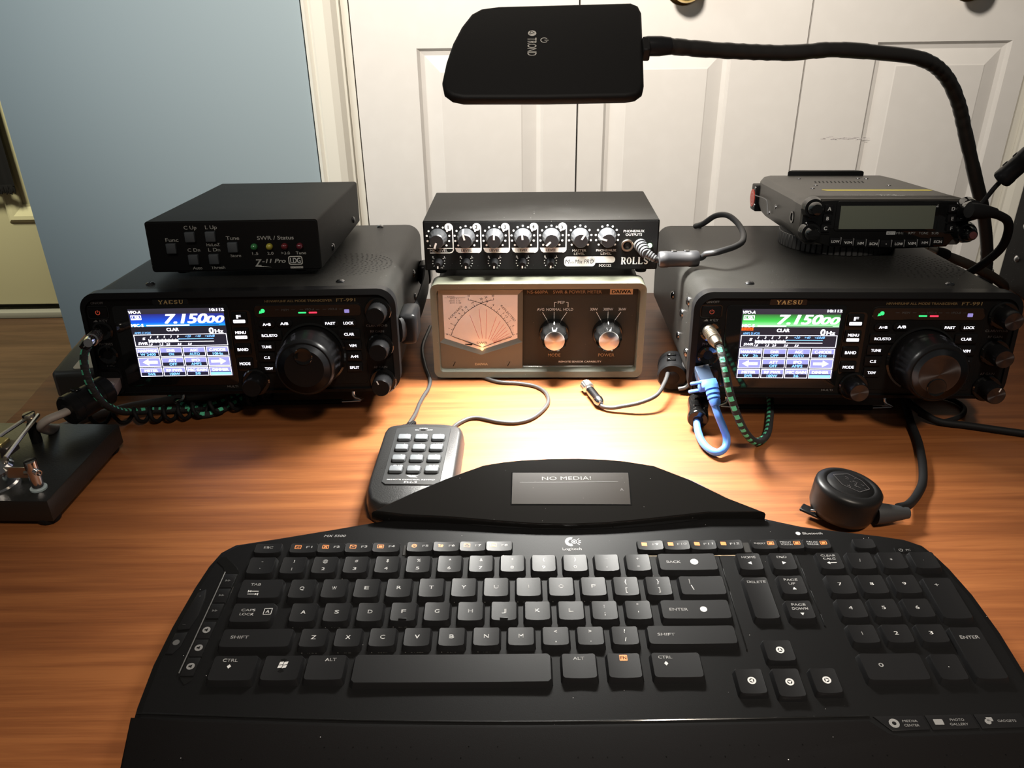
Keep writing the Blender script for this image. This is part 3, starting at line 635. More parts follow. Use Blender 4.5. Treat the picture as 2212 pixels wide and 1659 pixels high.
MB().prism([(-90, 8.5), (90, 8.5), (90, 85), (-90, 85)], 'xz', 12, 8.1).build('face_panel', PANEL, t)
f = face_y(8.0); m = MB(); m2 = MB(); m3 = MB()
def P(x, z, y=10.5): return x * 1.012 + .3, z
for s_, x, z, h, wd in (('NS-660PA', -.4, 81.6, 3.0, 19), ('SWR & POWER METER', 35.6, 81.6, 3.0, 44), ('MODE', 15.3, 19.4, 3.0, 11.5), ('POWER', 63.9, 19.4, 3.0, 15)): m.text(s_, f, x, z, h, wd, bold=.01)
m.flat(rr(65, 85.6, 79, 84.2, .1, 1), f); m.build('lettering', TANP, t)
MB().text('DAIWA', face_y(7.9), 75.3, 81.6, 3.1, 17.5, bold=.05).build('brand_lettering', BLK, t)
for s_, x, z, wd in (('AVG', 2.4, 64.8, 6.6), ('NORMAL', 14.5, 64.8, 13.8), ('HOLD', 27.6, 64.8, 9), ('PEP', 21.2, 71.6, 6.4), ('30W', 51, 64.8, 7), ('300W', 64, 64.8, 9), ('3kW', 76.8, 64.8, 7)): m2.text(s_, f, x, z, 2.5, wd, bold=.012)
m2.text('REMOTE SENSOR CAPABILITY', f, 39.6, 12.6, 1.7, 40)
for c in (14.8, 64): bar(m2, f, c - 10.6, 62, c - 6.2, 54, .4); bar(m2, f, c, 62.5, c, 56, .4); bar(m2, f, c + 11.6, 62, c + 6.4, 54, .4)
bar(m2, f, 15, 71.6, 17, 71.6, .35); bar(m2, f, 15, 71.6, 15, 67, .35); bar(m2, f, 25.5, 71.6, 27.4, 71.6, .35); bar(m2, f, 27.4, 71.6, 27.4, 67, .35)
m2.build('lettering', WHT, t)
for c in (14.8, 64.0):
    k = MB(); pr = []
    for r_, h_ in ((14.0, 0), (14.0, 2.5), (13.4, 5)): pr.append((r_, h_))
    k.lathe((c, 8.2, 41.9), (0, -1, 0), [(14, 0), (14, 2), (13.2, 5.5)], 48)
    segs = 60; vs = []; fs = []; prof = [(12.6, 5.5), (12.4, 9), (11.6, 17), (9.4, 20)]
    for r_, h_ in prof:
        for q in range(segs):
            a = 2 * pi * q / segs; rr_ = r_ * (1 + .035 * cos(a * 10) * (1 if h_ < 19 else .3)); vs.append((c + rr_ * cos(a), 8.2 - h_, 41.9 + rr_ * sin(a)))
    for i in range(3):
        for q in range(segs): j = (q + 1) % segs; fs.append((i * segs + q, i * segs + j, (i + 1) * segs + j, (i + 1) * segs + q))
    k.add(vs, fs); kb = k.build('selector_knob', BLKG, t, 30)
    cp = MB().lathe((0, 0, 0), (0, -1, 0), [(9.4, -1), (9.2, .5), (8.6, .9), (.3, .9)], 40).build('knob_cap', SPUNL, kb); cp.location = Vector((c, -11.8, 41.9)) * S
    q = MB(); q.add([(c - .5, -11.4, 41.9 + 9.3), (c + .5, -11.4, 41.9 + 9.3), (c + .5, 2.1, 41.9 + 12.9), (c - .5, 2.1, 41.9 + 12.9)], [(0, 1, 2, 3)]); q.add([(c - .45, 2.0, 41.9 + 13.2), (c + .45, 2.0, 41.9 + 13.2), (c + .45, 7.9, 54), (c - .45, 7.9, 54)], [(0, 1, 2, 3)]); q.build('pointer', WHT, kb)
# the meter movement
win = [(-86.5, 79.6), (-18.4, 79.4), (-19.0, 37.2), (-53.0, 25.4), (-86.6, 37.2)]
fo = [(-90.4, 85.2), (-13.6, 85.0), (-14.2, 34.2), (-53.0, 21.5), (-91.2, 34.2)]
ms = MB(); n = 5
ms.add([(u, 4.2, v) for u, v in fo] + [(u, 6.6, v) for u, v in win], [(i, (i + 1) % n, n + (i + 1) % n, n + i) for i in range(n)])
ms.add([(-90.4, 10.5, 85.2), (-13.6, 10.5, 85.0), (-13.6, 4.2, 85.0), (-90.4, 4.2, 85.2)], [(0, 1, 2, 3)])
ms.add([(-13.6, 10.5, 85), (-14.6, 10.5, 3.6), (-14.6, 5.2, 3.6), (-14.2, 4.2, 34.2), (-13.6, 4.2, 85)], [(0, 1, 2, 3, 4)])
ms.add([(-90.4, 10.5, 85.2), (-91.6, 10.5, 3.6), (-91.6, 5.2, 3.6), (-91.2, 4.2, 34.2), (-90.4, 4.2, 85.2)], [(0, 1, 2, 3, 4)])
ms.add([(-91.2, 4.6, 34.2), (-53, 4.6, 21.5), (-14.2, 4.6, 34.2), (-14.6, 5.2, 3.6), (-91.6, 5.2, 3.6)], [(0, 1, 2, 3, 4)])
ms.add([(-91.6, 5.2, 3.6), (-14.6, 5.2, 3.6), (-14.6, 10.5, 3.6), (-91.6, 10.5, 3.6)], [(0, 1, 2, 3)])
mt = ms.build('meter_surround', METAL_F, t, 20)
DIAL = M('meter_dial_card', (.60, .54, .52), .55)
m = MB(); m.flat(win, face_y(6.7)); dl = m.build('dial_card', DIAL, t)
f = face_y(6.55); ink = MB(); red = MB()
def scale(cx, cz, r_, vals, outw, big):
    pass
def arcpts(P0, P1, P2):       # circle through three points
    (ax, ay), (bx, by), (cx, cy) = P0, P1, P2; d = 2 * (ax * (by - cy) + bx * (cy - ay) + cx * (ay - by))
    ux = ((ax * ax + ay * ay) * (by - cy) + (bx * bx + by * by) * (cy - ay) + (cx * cx + cy * cy) * (ay - by)) / d
    uy = ((ax * ax + ay * ay) * (cx - bx) + (bx * bx + by * by) * (ax - cx) + (cx * cx + cy * cy) * (bx - ax)) / d
    return ux, uy, math.hypot(ax - ux, ay - uy)
for side in (1, -1):
    mir = (lambda x: x) if side == 1 else (lambda x: -103.6 - x)
    cx, cz, R_ = arcpts((mir(-80.3), 40.2), (mir(-66.3), 62.1), (mir(-40.2), 74.8))
    angs = [math.degrees(math.atan2(z - cz, mir(x) - cx)) for x, z in ((-80.3, 40.2), (-40.2, 74.8))]
    arc(ink, f, cx, cz, R_, angs[0], angs[1], .5, 26)
    vals = [((-80.3, 40.2), '0'), ((-78.4, 45.5), '1'), ((-76.3, 49.8), '2'), ((-72.4, 55.2), '4'), ((-69.2, 59.2), '6'), ((-66.2, 62.1), '8'), ((-63.1, 64.4), '10'), ((-57.4, 68.3), '14'), ((-50, 71.6), '20'), ((-46, 73.0), '24'), ((-40.2, 74.8), '30')] if side == 1 else \
           [((-80.3, 40.2), '0'), ((-77, 47.8), '.5'), ((-74.5, 52), '1'), ((-71.5, 56), '1.5'), ((-69, 59), '2'), ((-65.4, 62.6), '3'), ((-60.5, 66.3), '4'), ((-55.6, 69.3), '5'), ((-40.2, 74.8), '10')]
    for (x, z), s_ in vals:
        x = mir(x); a = math.atan2(z - cz, x - cx); bar(ink, f, cx + R_ * cos(a), cz + R_ * sin(a), cx + (R_ + 2) * cos(a), cz + (R_ + 2) * sin(a), .4)
        ink.text(s_, f, cx + (R_ + 4) * cos(a), cz + (R_ + 4) * sin(a), 1.8, None, bold=.02, rot=a - pi / 2)
    nt = 12
    for i in range(nt): a = rad(angs[0] + (angs[1] - angs[0]) * (i + .5) / nt); bar(ink, f, cx + R_ * cos(a), cz + R_ * sin(a), cx + (R_ + 1.2) * cos(a), cz + (R_ + 1.2) * sin(a), .3)
ink.text('FORWARD', f, -75.6, 62.6, 2.0, 17.5, rot=rad(46)); ink.text('REFLECTED', f, -27.2, 61.8, 2.0, 20, rot=rad(-50)); ink.text('SWR', f, -52, 32.6, 2.3, 10)
for i, (a_, b_) in enumerate((('RANGE', ''), ('30W', 'X 1'), ('300W', 'X 10'), ('3KW', 'X 100'))):
    ink.text(a_, f, -76.2, 78.0 - i * 2.0, 1.35, None, 'r'); b_ and ink.text(b_, f, -74.6, 78.0 - i * 2.0, 1.35, None, 'l')
bar(ink, f, -85, 77.0, -66, 77.0, .2); bar(ink, f, -75.6, 78.6, -75.6, 71, .2)
bar(ink, f, -80.3, 39.6, -51.8, 28.6, .25)
ink.build('scale_lettering', M('dial_ink', (.03, .02, .02), .6), dl)
for (x0, z0, x1, z1) in ((-62.5, 60.3, -54.4, 36.6), (-53.8, 66.2, -51.5, 36.9), (-46.9, 65.6, -48.2, 36.6), (-38, 58.7, -45.9, 36.2), (-34.5, 54.4, -44.2, 35.3), (-31.4, 51, -42.8, 34.9), (-29.6, 48.2, -42.2, 34.3), (-28, 45, -41.6, 33.6), (-26.4, 42, -41.2, 33.2), (-25.4, 39.6, -41, 32.8)): bar(red, f, x0, z0, x1, z1, .3)
red.flat([(-41.5, 33.0), (-33, 35.6), (-41, 32.2)], f); red.build('scale_curves', M('dial_red_ink', (.5, .08, .08), .6), dl)
MB().tube([(-51.8, 6.2, 28.2), (-24.2, 6.2, 38.8)], .28, 6, 1).build('needle', RUB, t); MB().tube([(-51.8, 6.1, 28.2), (-79.5, 6.1, 39.4)], .22, 6, 1).build('needle', RUB, t)
MB().flat([(-68, 31.6), (-60, 31.8), (-62, 30), (-68, 30.9)], face_y(6.5)).build('movement_dark_plate', BLK, t)  # small flat black shape low on the dial card
bl_ = MB().lathe((-52, 6.6, 26.6), (0, -1, 0), [(1.6, 0), (1.5, .8), (.5, 1.1)], 14).build('dial_bulb', EM('dial_bulb_glow', (1, .50, .18), 3), t)
pl = bpy.data.lights.new('dial_bulb_light', 'POINT'); pl.energy = .0022; pl.color = (1, .45, .16); pl.shadow_soft_size = .002
po = bpy.data.objects.new('dial_bulb_light', pl); COL.objects.link(po); po.parent = t; po.location = Vector((-52, 4.4, 28.6)) * S
m = MB(); m.flat(win, face_y(5.2))
GL = bpy.data.materials.new('clear_window'); GL.use_nodes = True; nb = GL.node_tree.nodes; lk = GL.node_tree.links
tr = nb.new('ShaderNodeBsdfTransparent'); gs = nb.new('ShaderNodeBsdfGlossy'); gs.inputs['Roughness'].default_value = .05; mxs = nb.new('ShaderNodeMixShader'); mxs.inputs[0].default_value = .05
lk.new(tr.outputs[0], mxs.inputs[1]); lk.new(gs.outputs[0], mxs.inputs[2]); lk.new(mxs.outputs[0], nb['Material Output'].inputs[0])
m.build('dial_window', GL, t)
for x in (-78.6, -27.4):
    s_ = MB().lathe((x, 5.2, 12), (0, -1, 0), [(2.9, 0), (2.8, .5), (.4, .6)], 20).build('screw', METAL_F, t)
    q = MB(); bar(q, face_y(4.5), x - 1.2, 12 - 2.3, x + 1.2, 12 + 2.3, .8); q.build('screw_slot', BLK, s_)
q = MB(); q.text('DAIWA', face_y(4.9), -53, 11.7, 2.2, 12, bold=.06); q.build('brand_lettering', M('relief_metal', (.35, .35, .30), .3, .6), t)
for x, y in ((-80, 30), (80, 30), (-80, 88), (80, 88)): MB().lathe((x, y, 2), (0, 0, -1), [(6, 0), (6, 1), (5, 3.8)], 18).build('foot', RUB, t)

# ------------------------------------------------------------------ mixer on the meter
t = thing('audio_mixer', 'small black mixer with five numbered channels on top of the power meter', 'mixer', (27.5, 705.75, 101), -.0262, rad(-2))
MB().prism(rr(-105, 105, 0, 45.4, 1.2, 3), 'xz', .6, 116, .8, 2).build('case', MIXTOP, t)
MB().prism(rr(-103.8, 103.8, .8, 44.4, .8, 3), 'xz', 3, 0).build('front_panel', MIXFACE, t)
f = face_y(-.15); g = face_y(-.25)
m = MB(); dk2 = MB(); KM = M('mixer_knob_grey', (.022, .023, .025), .32)
for i, x in enumerate((-91.8, -66.8, -41.4, -16.0, 9.4)):
    for k in range(11):
        a = rad(225 - 27 * k); m.flat(circ(x + 10.2 * cos(a), 30.5 + 10.2 * sin(a), .95, 10), f)
    m.flat(circ(x + 9.6, 40.0, 3.5, 20), g)
    arc(m, f, x + 9.6, 39.4, 3.6, 0, 90, .9, 8); bar(m, f, x + 13.2, 39.6, x + 13.2, 19.6, .9); arc(m, f, x + 10.2, 19.6, 3, -90, 0, .9, 8)
    if i: m.flat([(x - 10.2, 20.8), (x + 12.8, 20.8), (x + 12.8, 18.6), (x + 10.2, 16.4), (x - 7, 16.4), (x - 9, 17.6)], f); dk2.text('LEVEL', face_y(-.3), x, 18.6, 2.4, 9.4, bold=.01)
    else:
        bar(m, f, x - 10.2, 20.6, x + 12.8, 20.6, .5); bar(m, f, x - 8, 16.4, x + 10.4, 16.4, .9); m.text('MIC LEVEL', g, x, 18.6, 2.4, 16, bold=.012)
    dk2.text(str(i + 1), face_y(-.35), x + 9.4, 39.9, 3.4, None, bold=.03)
    for k in range(11):
        if k in (4, 5, 6): continue
        a = rad(-215 + 25 * k + 0) if False else rad(140 + 26 * k); bar(m, f, x - .6 + 5.0 * cos(a), 7.6 + 5.0 * sin(a), x - .6 + 6.0 * cos(a), 7.6 + 6.0 * sin(a), .55)
    m.text('R', f, x - 5.4, 12.5, 2.0, 1.6); m.text('L', f, x + 5.2, 12.5, 2.0, 1.3); m.text('PAN' if not i else 'BAL', f, x + .6, 2.6, 1.5, 4.6)
for x in (34.9, 59.0):
    for k in range(11):
        a = rad(225 - 27 * k); m.flat(circ(x + 10.2 * cos(a), 30.5 + 10.2 * sin(a), .95, 10), f)
for s_, x, z, wd in (('MASTER', 34.5, 18.0, 12.5), ('LEVEL', 34.6, 15.0, 9.6), ('PHONE/AUX', 58.6, 18.0, 18), ('LEVEL', 58.6, 15.0, 9.6), ('PHONE/AUX', 82.6, 35.4, 18.5), ('OUTPUTS', 82.6, 32.2, 14.5)): m.text(s_, f, x, z, 2.1, wd, bold=.03)
m.flat(rr(21.2, 49.2, 3.2, 12.4, 3, 5), f); m.flat(rr(44, 67, 6.4, 12.4, 2.9, 5), f)
m.text('MX122', f, 58.2, 3.9, 2.6, 11, bold=.04); serif_word(m, f, 'ROLLS', 84.6, 8.2, 6.2, 25, .20, .08)
m.build('lettering', M('mixer_white_print', (.86, .86, .84), .4), t)
dk2.text('M', face_y(-.3), 24, 7.8, 4.0, None, shear=.25); dk2.text('ini', face_y(-.3), 28.4, 7.2, 2.6, None, shear=.25); dk2.text('Mix PRO', face_y(-.3), 39.2, 7.8, 3.8, 17, shear=.25); dk2.build('dark_lettering', BLK, t)
def mixknob(x, z, r_, ln, ang, kind):
    k = MB().lathe((x, 0, z), (0, -1, 0), [(r_, 0), (r_, 1.2), (r_ * .98, 2.4), (r_ * .80, ln * .8), (r_ * .78, ln * .94), (r_ * .7, ln)], 44, (2.3, ln * .82, r_ * .05)).build(kind, KM if kind == 'level_knob' else BLKS, t)
    a = rad(ang); q = MB(); bar(q, face_y(-ln - .15), x + r_ * .15 * cos(a), z + r_ * .15 * sin(a), x + r_ * .78 * cos(a), z + r_ * .78 * sin(a), r_ * .2 if kind == 'level_knob' else r_ * .34)
    P0 = Vector((x + r_ * .79 * cos(a), -ln * .94, z + r_ * .79 * sin(a))); P1 = Vector((x + r_ * .99 * cos(a), -2.6, z + r_ * .99 * sin(a))); nrm = Vector((-sin(a), 0, cos(a))) * r_ * .10; out = Vector((cos(a), 0, sin(a))) * .25
    q.add([P0 - nrm + out, P0 + nrm + out, P1 + nrm + out, P1 - nrm + out], [(0, 1, 2, 3)])
    q.build('pointer', WHT, k); return k
for x, a in ((-91.8, 250), (-66.8, 104), (-41.4, 88), (-16, 96), (9.4, 222), (34.9, 58), (59, 165)): mixknob(x, 30.5, 8.2, 14, a, 'level_knob')
for x in (-92.3, -67.2, -41.8, -16.5, 8.9): mixknob(x, 7.6, 3.7, 10, 268, 'balance_knob')
for x in (77.2, 88.6): j = MB().lathe((x, 0, 22.4), (0, -1, 0), [(5.6, 0), (5.6, 1.2), (5.2, 1.8), (3.8, 1.8), (3.6, -2)], 30, cap=False).build('jack_socket', NICK, t); MB().lathe((x, -.3, 22.4), (0, -1, 0), [(3.7, 0), (.5, 0.02)], 20).build('socket_hole', RUB, j)
MB().lathe((97.3, 0, 22.3), (0, -1, 0), [(2.0, 0), (2.0, 1), (1.4, 2), (.3, 2.3)], 18).build('power_led', EM('green_led_glow', (.5, 1, .45), 5), t)
for x, y in ((-92, 12), (92, 12), (-92, 96), (92, 96)): MB().lathe((x, y, 0), (0, 0, -1), [(6, -.5), (6, 1), (5, 5.0 if y < 50 else 7.5)], 18).build('foot', RUB, t)
for i, x in enumerate((95, 99)): MB().lathe((105, 90 - i * 16, 24), (1, 0, 0), [(4, 0), (4, 4), (2.6, 4), (2.6, 9)], 16).build('side_plug', RUB, t)

# ------------------------------------------------------------------ keyboard
K0 = (-120.63, 354.06, 23.94); TILT = .0856
t = thing('keyboard', 'large black curved keyboard with a status display hump in the foreground', 'keyboard', K0, -.009, TILT)
def desk_z(y, up=2.0): return (up - K0[2] - y * sin(TILT)) / cos(TILT)      # local height of the desk surface
out = [(-57, 58.5), (-30, 64.5), (2.6, 72.3), (35, 80.5), (60, 84), (100, 84), (157, 84), (215, 84), (262, 84), (283, 79.5), (305, 71.5), (324, 67.5), (352, 62), (366, 58.5), (375, 53), (379.5, 44), (383, 33), (387, 12), (389, -16), (388.5, -48), (385, -84), (378, -118), (366, -142), (330, -152), (240, -157), (156, -158), (60, -156), (-30, -150), (-52, -140), (-62, -122), (-69, -92), (-73.5, -60), (-75, -34), (-74, -8), (-71, 22), (-68, 40), (-64, 52)]
def body(name, pts, ztop, mat, parent, inset=(2.5, 2.6), foot_in=9):
    n = len(pts); cx, cy = 157, -10
    def ins(p, d):
        v = Vector((cx - p[0], cy - p[1])); v.normalize(); return p[0] + v.x * d, p[1] + v.y * d
    zt = ztop if callable(ztop) else (lambda x, y: ztop)
    m = MB(); rings = []
    a = [ins(p, inset[0] + 1.6) for p in pts]; b = [ins(p, .7) for p in pts]; c = pts; d = [ins(p, foot_in) for p in pts]
    vs = [(x, y, zt(x, y)) for x, y in a] + [(x, y, zt(*p) - .9) for (x, y), p in zip(b, a)] + [(x, y, zt(*p) - inset[1]) for (x, y), p in zip(c, a)] + [(x, y, max(desk_z(y), min(desk_z(y) + 1.5, zt(x, y) - 8))) for x, y in d]
    fs = [tuple(range(n))]
    for k in range(3):
        for i in range(n): j = (i + 1) % n; fs.append((k * n + i, k * n + j, (k + 1) * n + j, (k + 1) * n + i))
    fs.append(tuple(3 * n + i for i in range(n)))
    m.add(vs, fs); return m.build(name, mat, parent, 30)
deck = body('deck', out, -3.6, KBD, t)
# wells cut into the deck
wells = [[(-43.5, 45.2), (243, 45.2), (244.5, 44), (244.5, -26.5), (243, -28), (222, -28), (222, -48), (220, -50), (100, -53.5), (-40, -52), (-43.5, -49)],
         rr(253.5, 292, -11.5, 44, 2, 3), [(253.5, -21.5), (271.5, -21.5), (272, -39.5), (291, -39.5), (291, -60), (233, -60), (233, -39.5), (252.5, -39.5)],
         rr(301.5, 378.5, -52.5, 44, 3, 3), rr(-43.5, -23.5, 45.8, 56.8, 1, 2), rr(-21.5, 50, 45.8, 57.5, 1, 2), rr(51.5, 120, 46, 58.2, 1, 2), rr(195.5, 264.5, 45.8, 57, 1, 2), rr(266.5, 317.5, 45.8, 56, 1, 2), rr(330, 345, 45.8, 54.5, 1, 2)]
cut = MB()
for wp in wells: cut.prism(wp, 'xy', -9.2, 6)
co = cut.build('cutter', KBD)
md = deck.modifiers.new('wells', 'BOOLEAN'); md.object = co; md.operation = 'DIFFERENCE'; md.solver = 'EXACT'
dg = bpy.context.evaluated_depsgraph_get(); nm = bpy.data.meshes.new_from_object(deck.evaluated_get(dg)); deck.modifiers.clear(); deck.data = nm
bpy.data.objects.remove(co)
m = MB()
for wp in wells[:4]:
    n = len(wp); cx = sum(p[0] for p in wp) / n; cy = sum(p[1] for p in wp) / n
    m.add([(x, y, -9.1) for x, y in wp], [tuple(range(n))])
m.build('key_bed', KWELL, t)
# keys
_KM = {}
_FR = (-1, -.97, -.88, -.5, 0, .5, .88, .97, 1)
def _outl(w_, h_, r_, oy=0.0):
    q = []
    for f in _FR:
        x = f * w_ / 2; o = max(0.0, abs(x) - (w_ / 2 - r_)); q.append((x, h_ / 2 - (r_ - math.sqrt(max(0, r_ * r_ - o * o)))))
    return [(x, y + oy) for x, y in q] + [(x, -y + oy) for x, y in reversed(q)]
def _dd(wt): return .55 if wt < 20 else .35
def dish(x, wt):
    """height of the cap's dished top, straight between the mesh columns"""
    t_ = max(-1.0, min(1.0, x / (wt / 2)))
    for f0, f1 in zip(_FR, _FR[1:]):
        if f0 <= t_ <= f1:
            k = (t_ - f0) / (f1 - f0); return -.12 - _dd(wt) * ((1 - f0 * f0) * (1 - k) + (1 - f1 * f1) * k)
def keymesh(wt, ht, wb, hb, fy_):
    """cap with a dished top; top wt x ht, skirt wb x hb, fy_ = how far the top sits back on the skirt"""
    k = (round(wt, 1), round(ht, 1), round(wb, 1), round(hb, 1), fy_)
    if k in _KM: return _KM[k]
    m = MB(); n = 18
    base = [(x, y, -8.6) for x, y in _outl(wb, hb, .8)]
    mid = [(x, y, dish(x * wt / (wt + 1), wt) - .75) for x, y in _outl(wt + 1.0, ht + 1.0, 2.0, fy_)]
    top = [(x, y, dish(x, wt)) for x, y in _outl(wt, ht, 1.6, fy_)]
    vs = base + mid + top; fs = []
    for q in range(2):
        for i in range(n): j = (i + 1) % n; fs.append((q * n + i, q * n + j, (q + 1) * n + j, (q + 1) * n + i))
    for i in range(8): fs.append((36 + i, 36 + i + 1, 36 + 17 - i - 1, 36 + 17 - i))
    m.add(vs, fs); o = m.build('key', KEYM, None, 32, link=False); me = o.data; bpy.data.objects.remove(o); _KM[k] = me; return me
KOR = M('key_orange_print', (.62, .20, .05), .5); KLG = M('key_white_print', (.46, .46, .46), .5); KDG = M('front_legend_print', (.11, .11, .10), .5)
def key(x0, x1, y0, y1, legends=(), base=None, orange=(), front=None, lowz=0.0, name='key'):
    """x0..y1 = the cap's top face"""
    wt, ht = x1 - x0, y1 - y0; cx, cy = (x0 + x1) / 2, (y0 + y1) / 2
    bx0, bx1, by0, by1 = base or (x0 - 2.3, x1 + 2.3, y0 - 3.6, y1 + 1.6)
    me = keymesh(wt, ht, bx1 - bx0, by1 - by0, round(cy - (by0 + by1) / 2, 2))
    o = bpy.data.objects.new(name, me); COL.objects.link(o); o.parent = t; o.location = Vector(((bx0 + bx1) / 2, (by0 + by1) / 2, lowz)) * S
    ox, oy = (bx0 + bx1) / 2, (by0 + by1) / 2
    fn = lambda u, v: (u - ox, v - oy, dish(u - cx, wt) + .06)
    if legends:
        m = MB()
        for l in legends:
            if callable(l): l(m, fn, cx, cy)
            else:
                s_, dx, dy, h, w_ = l; m.text(s_, fn, cx + dx, cy + dy, h, w_, bold=.015)
        if m.v: m.build('lettering', KLG, o)
    if orange:
        m = MB()
        for l in orange: l(m, fn, cx, cy)
        m.build('orange_symbol', KOR, o)
    if front:
        m = MB(); s_, w_ = front; yb = y0 - 2.2 - oy
        g = lambda u, v: (u - ox, (y0 - .6 - .32 * (-v)) - oy - .5, -1.0 + v * .95 - .0)
        m.flat([(cx - w_ / 2 - 3.2, -3.4), (cx - w_ / 2 - 2.4, -4.6), (cx - w_ / 2 - 1.6, -3.4), (cx - w_ / 2 - 2.4, -2.2)], g); m.text(s_, g, cx + .6, -3.4, 1.7, w_)
        m.build('front_lettering', KDG, o)
    return o
U_ = 19.05; R1 = (29.9, 43.4); R2 = (10.4, 24.6); R3 = (-7.4, 6.0); R4 = (-25, -12.7)
TW = 7.0
for i, (a, b) in enumerate(zip('~!@#$%^&*()_+', '`1234567890-=')):
    c = -33.34 + i * U_ if i else -33.8
    tw = TW if i else 7.6
    key(c - tw, c + tw, *R1, legends=((a if a != '_' else '\u2014', 0, 3.3, 2.3 if a not in '~_' else 1.4, None), (b, -.2, -3.2, 2.2, 2.1 if b.isdigit() and b != '1' else None)))
def back_sym(m, fn, cx, cy): arc(m, fn, cx + 4, cy + 0, 1.3, 0, 360, 2.2, 18)
key(208, 242.3, *R1, legends=(('BACK', -8.5, 0, 2.0, 8.5), back_sym))
def tab_sym(m, fn, cx, cy):
    for dy, s_ in ((-2.0, -1), (-4.2, 1)): bar(m, fn, cx - 6.5, cy + dy, cx - .5, cy + dy, .5); bar(m, fn, cx - 3.5 + 3 * s_, cy + dy - .9, cx - 3.5 + 3 * s_, cy + dy + .9, .5); m.flat([(cx - 3.5 + s_ * 2.7, cy + dy), (cx - 3.5 + s_ * 1.4, cy + dy + .8), (cx - 3.5 + s_ * 1.4, cy + dy - .8)], fn)
key(-41.2, -17.3, *R2, legends=(('TAB', -3.5, 3.4, 1.8, 6), tab_sym), base=(-43, -15.2, 6.8, 26.2))
fr = dict(Y='REDO', U='UNDRLN', I='ITALIC', O='OPEN', P='PRINT', A='ALL', S='SAVE', F='FIND', Z='UNDO', X='CUT', C='COPY', V='PASTE', B='BOLD', N='NEW')
for i, c_ in enumerate('QWERTYUIOP'):
    c = -4.76 + i * U_; key(c - TW, c + TW, *R2, legends=((c_, 0, .3, 2.5, 2.7 if c_ != 'I' else None),), front=(fr[c_], 1.35 * len(fr[c_])) if c_ in fr else None)
for i, (a, b) in enumerate(('{[', '}]')): c = -4.76 + (10 + i) * U_; key(c - TW, c + TW, *R2, legends=((a, 0, 3.6, 2.8, None), (b, 0, -2.6, 3.2, None)))
key(217.5, 243.2, *R2, legends=(('|', -7, 3.6, 2.8, None), ('\\', -6, -1.6, 3.6, None)))
def caps_sym(m, fn, cx, cy):
    for a in ((6.2, -2, 10.6, -2), (6.2, 2.3, 10.6, 2.3), (6.2, -2, 6.2, 2.3), (10.6, -2, 10.6, 2.3)): bar(m, fn, cx + a[0], cy + a[1] + .5, cx + a[2], cy + a[3] + .5, .35)
    m.text('A', fn, cx + 8.4, cy + .6, 2.4, 2.3)
key(-40.3, -17.3, *R3, legends=(('CAPS', -3, 1.9, 1.7, 8), ('LOCK', -3.2, -1.2, 1.7, 8), caps_sym), base=(-43, -15.2, -11, 7.6))
for i, c_ in enumerate('ASDFGHJKL'):
    c = i * U_; nub = (lambda m, fn, cx, cy: bar(m, fn, cx - 2.2, cy - 5.2, cx + 2.2, cy - 5.2, .6)) if c_ in 'FJ' else None
    key(c - TW, c + TW, *R3, legends=((c_, 0, .3, 2.5, 2.7),), front=(fr[c_], 1.35 * len(fr[c_])) if c_ in fr else None)
    if nub: q = MB(); q.box(c - 2.3, c + 2.3, -6.6, -5.9, -.5, .15, .2); q.build('home_ridge', KEYM, t)
for i, (a, b) in enumerate(((':', ';'), ('"', "'"))): c = (9 + i) * U_; key(c - TW, c + TW, *R3, legends=((a, 0, 3.4, 2.6, None), (b, 0, -2.2, 2.6, None)))
key(203.8, 242.2, *R3, legends=(('ENTER', -9.6, 0, 1.9, 10.5), lambda m, fn, cx, cy: m.flat(circ(cx + 4.5, cy, 2.0, 18), fn)))
key(-41.4, -3.2, *R4, legends=(('SHIFT', -9, .6, 1.9, 10),), base=(-43, -1, -28.6, -11.1))
for i, c_ in enumerate('ZXCVBNM'): c = 9.525 + i * U_; key(c - TW, c + TW, *R4, legends=((c_, 0, .3, 2.6, 2.7),), front=(fr[c_], 1.35 * len(fr[c_])) if c_ in fr else None)
for i, (a, b) in enumerate(('<,', '>.', '?/')): c = 9.525 + (7 + i) * U_; key(c - TW, c + TW, *R4, legends=((a, 0, 3.2, 2.3, None), (b, 0, -2.6, 2.6, None)))
key(193.7, 241.4, *R4, legends=(('SHIFT', -14, .4, 1.9, 9.6),))
dia = lambda m, fn, cx, cy: m.flat([(cx - .3, cy + 2.4), (cx + .8, cy + 1), (cx - .3, cy - .4), (cx - 1.4, cy + 1)], fn)
def dia2(dx): return lambda m, fn, cx, cy: m.flat([(cx + dx, cy + 2.4), (cx + dx + 1.1, cy + 1), (cx + dx, cy - .4), (cx + dx - 1.1, cy + 1)], fn)
def win_sym(m, fn, cx, cy):
    for a in (0, 1):
        for b in (0, 1): u, v = cx - 2.3 + a * 2.4, cy - .2 + b * 2.2; m.flat([(u + .3 * b, v), (u + 2.1 + .3 * b, v + .3), (u + 2.4 + .3 * b, v + 2.1), (u + .3 + .3 * b, v + 1.8)], fn)
B5 = (-46.5, -31)
key(-40.4, -17.4, *B5, legends=(('CTRL', -3, 5, 1.9, 8), dia2(-2.6)), base=(-43, -15.2, -50.6, -29.4))
w_ = key(-13.0, 6.5, *B5, legends=(win_sym,)); q = MB(); q.lathe((-3.4, -37.2, -.90), (0, 0, 1), [(4.7, 0), (4.7, .22), (4.2, .28), (.5, .22)], 28); q.build('key_badge', BLKG, t)
key(10.0, 30, *B5, legends=(('ALT', 2.0, 5, 1.9, 6),)); key(35, 139.2, -48.6, -31, base=(33, 141.4, -52.6, -29.6), name='space_bar')
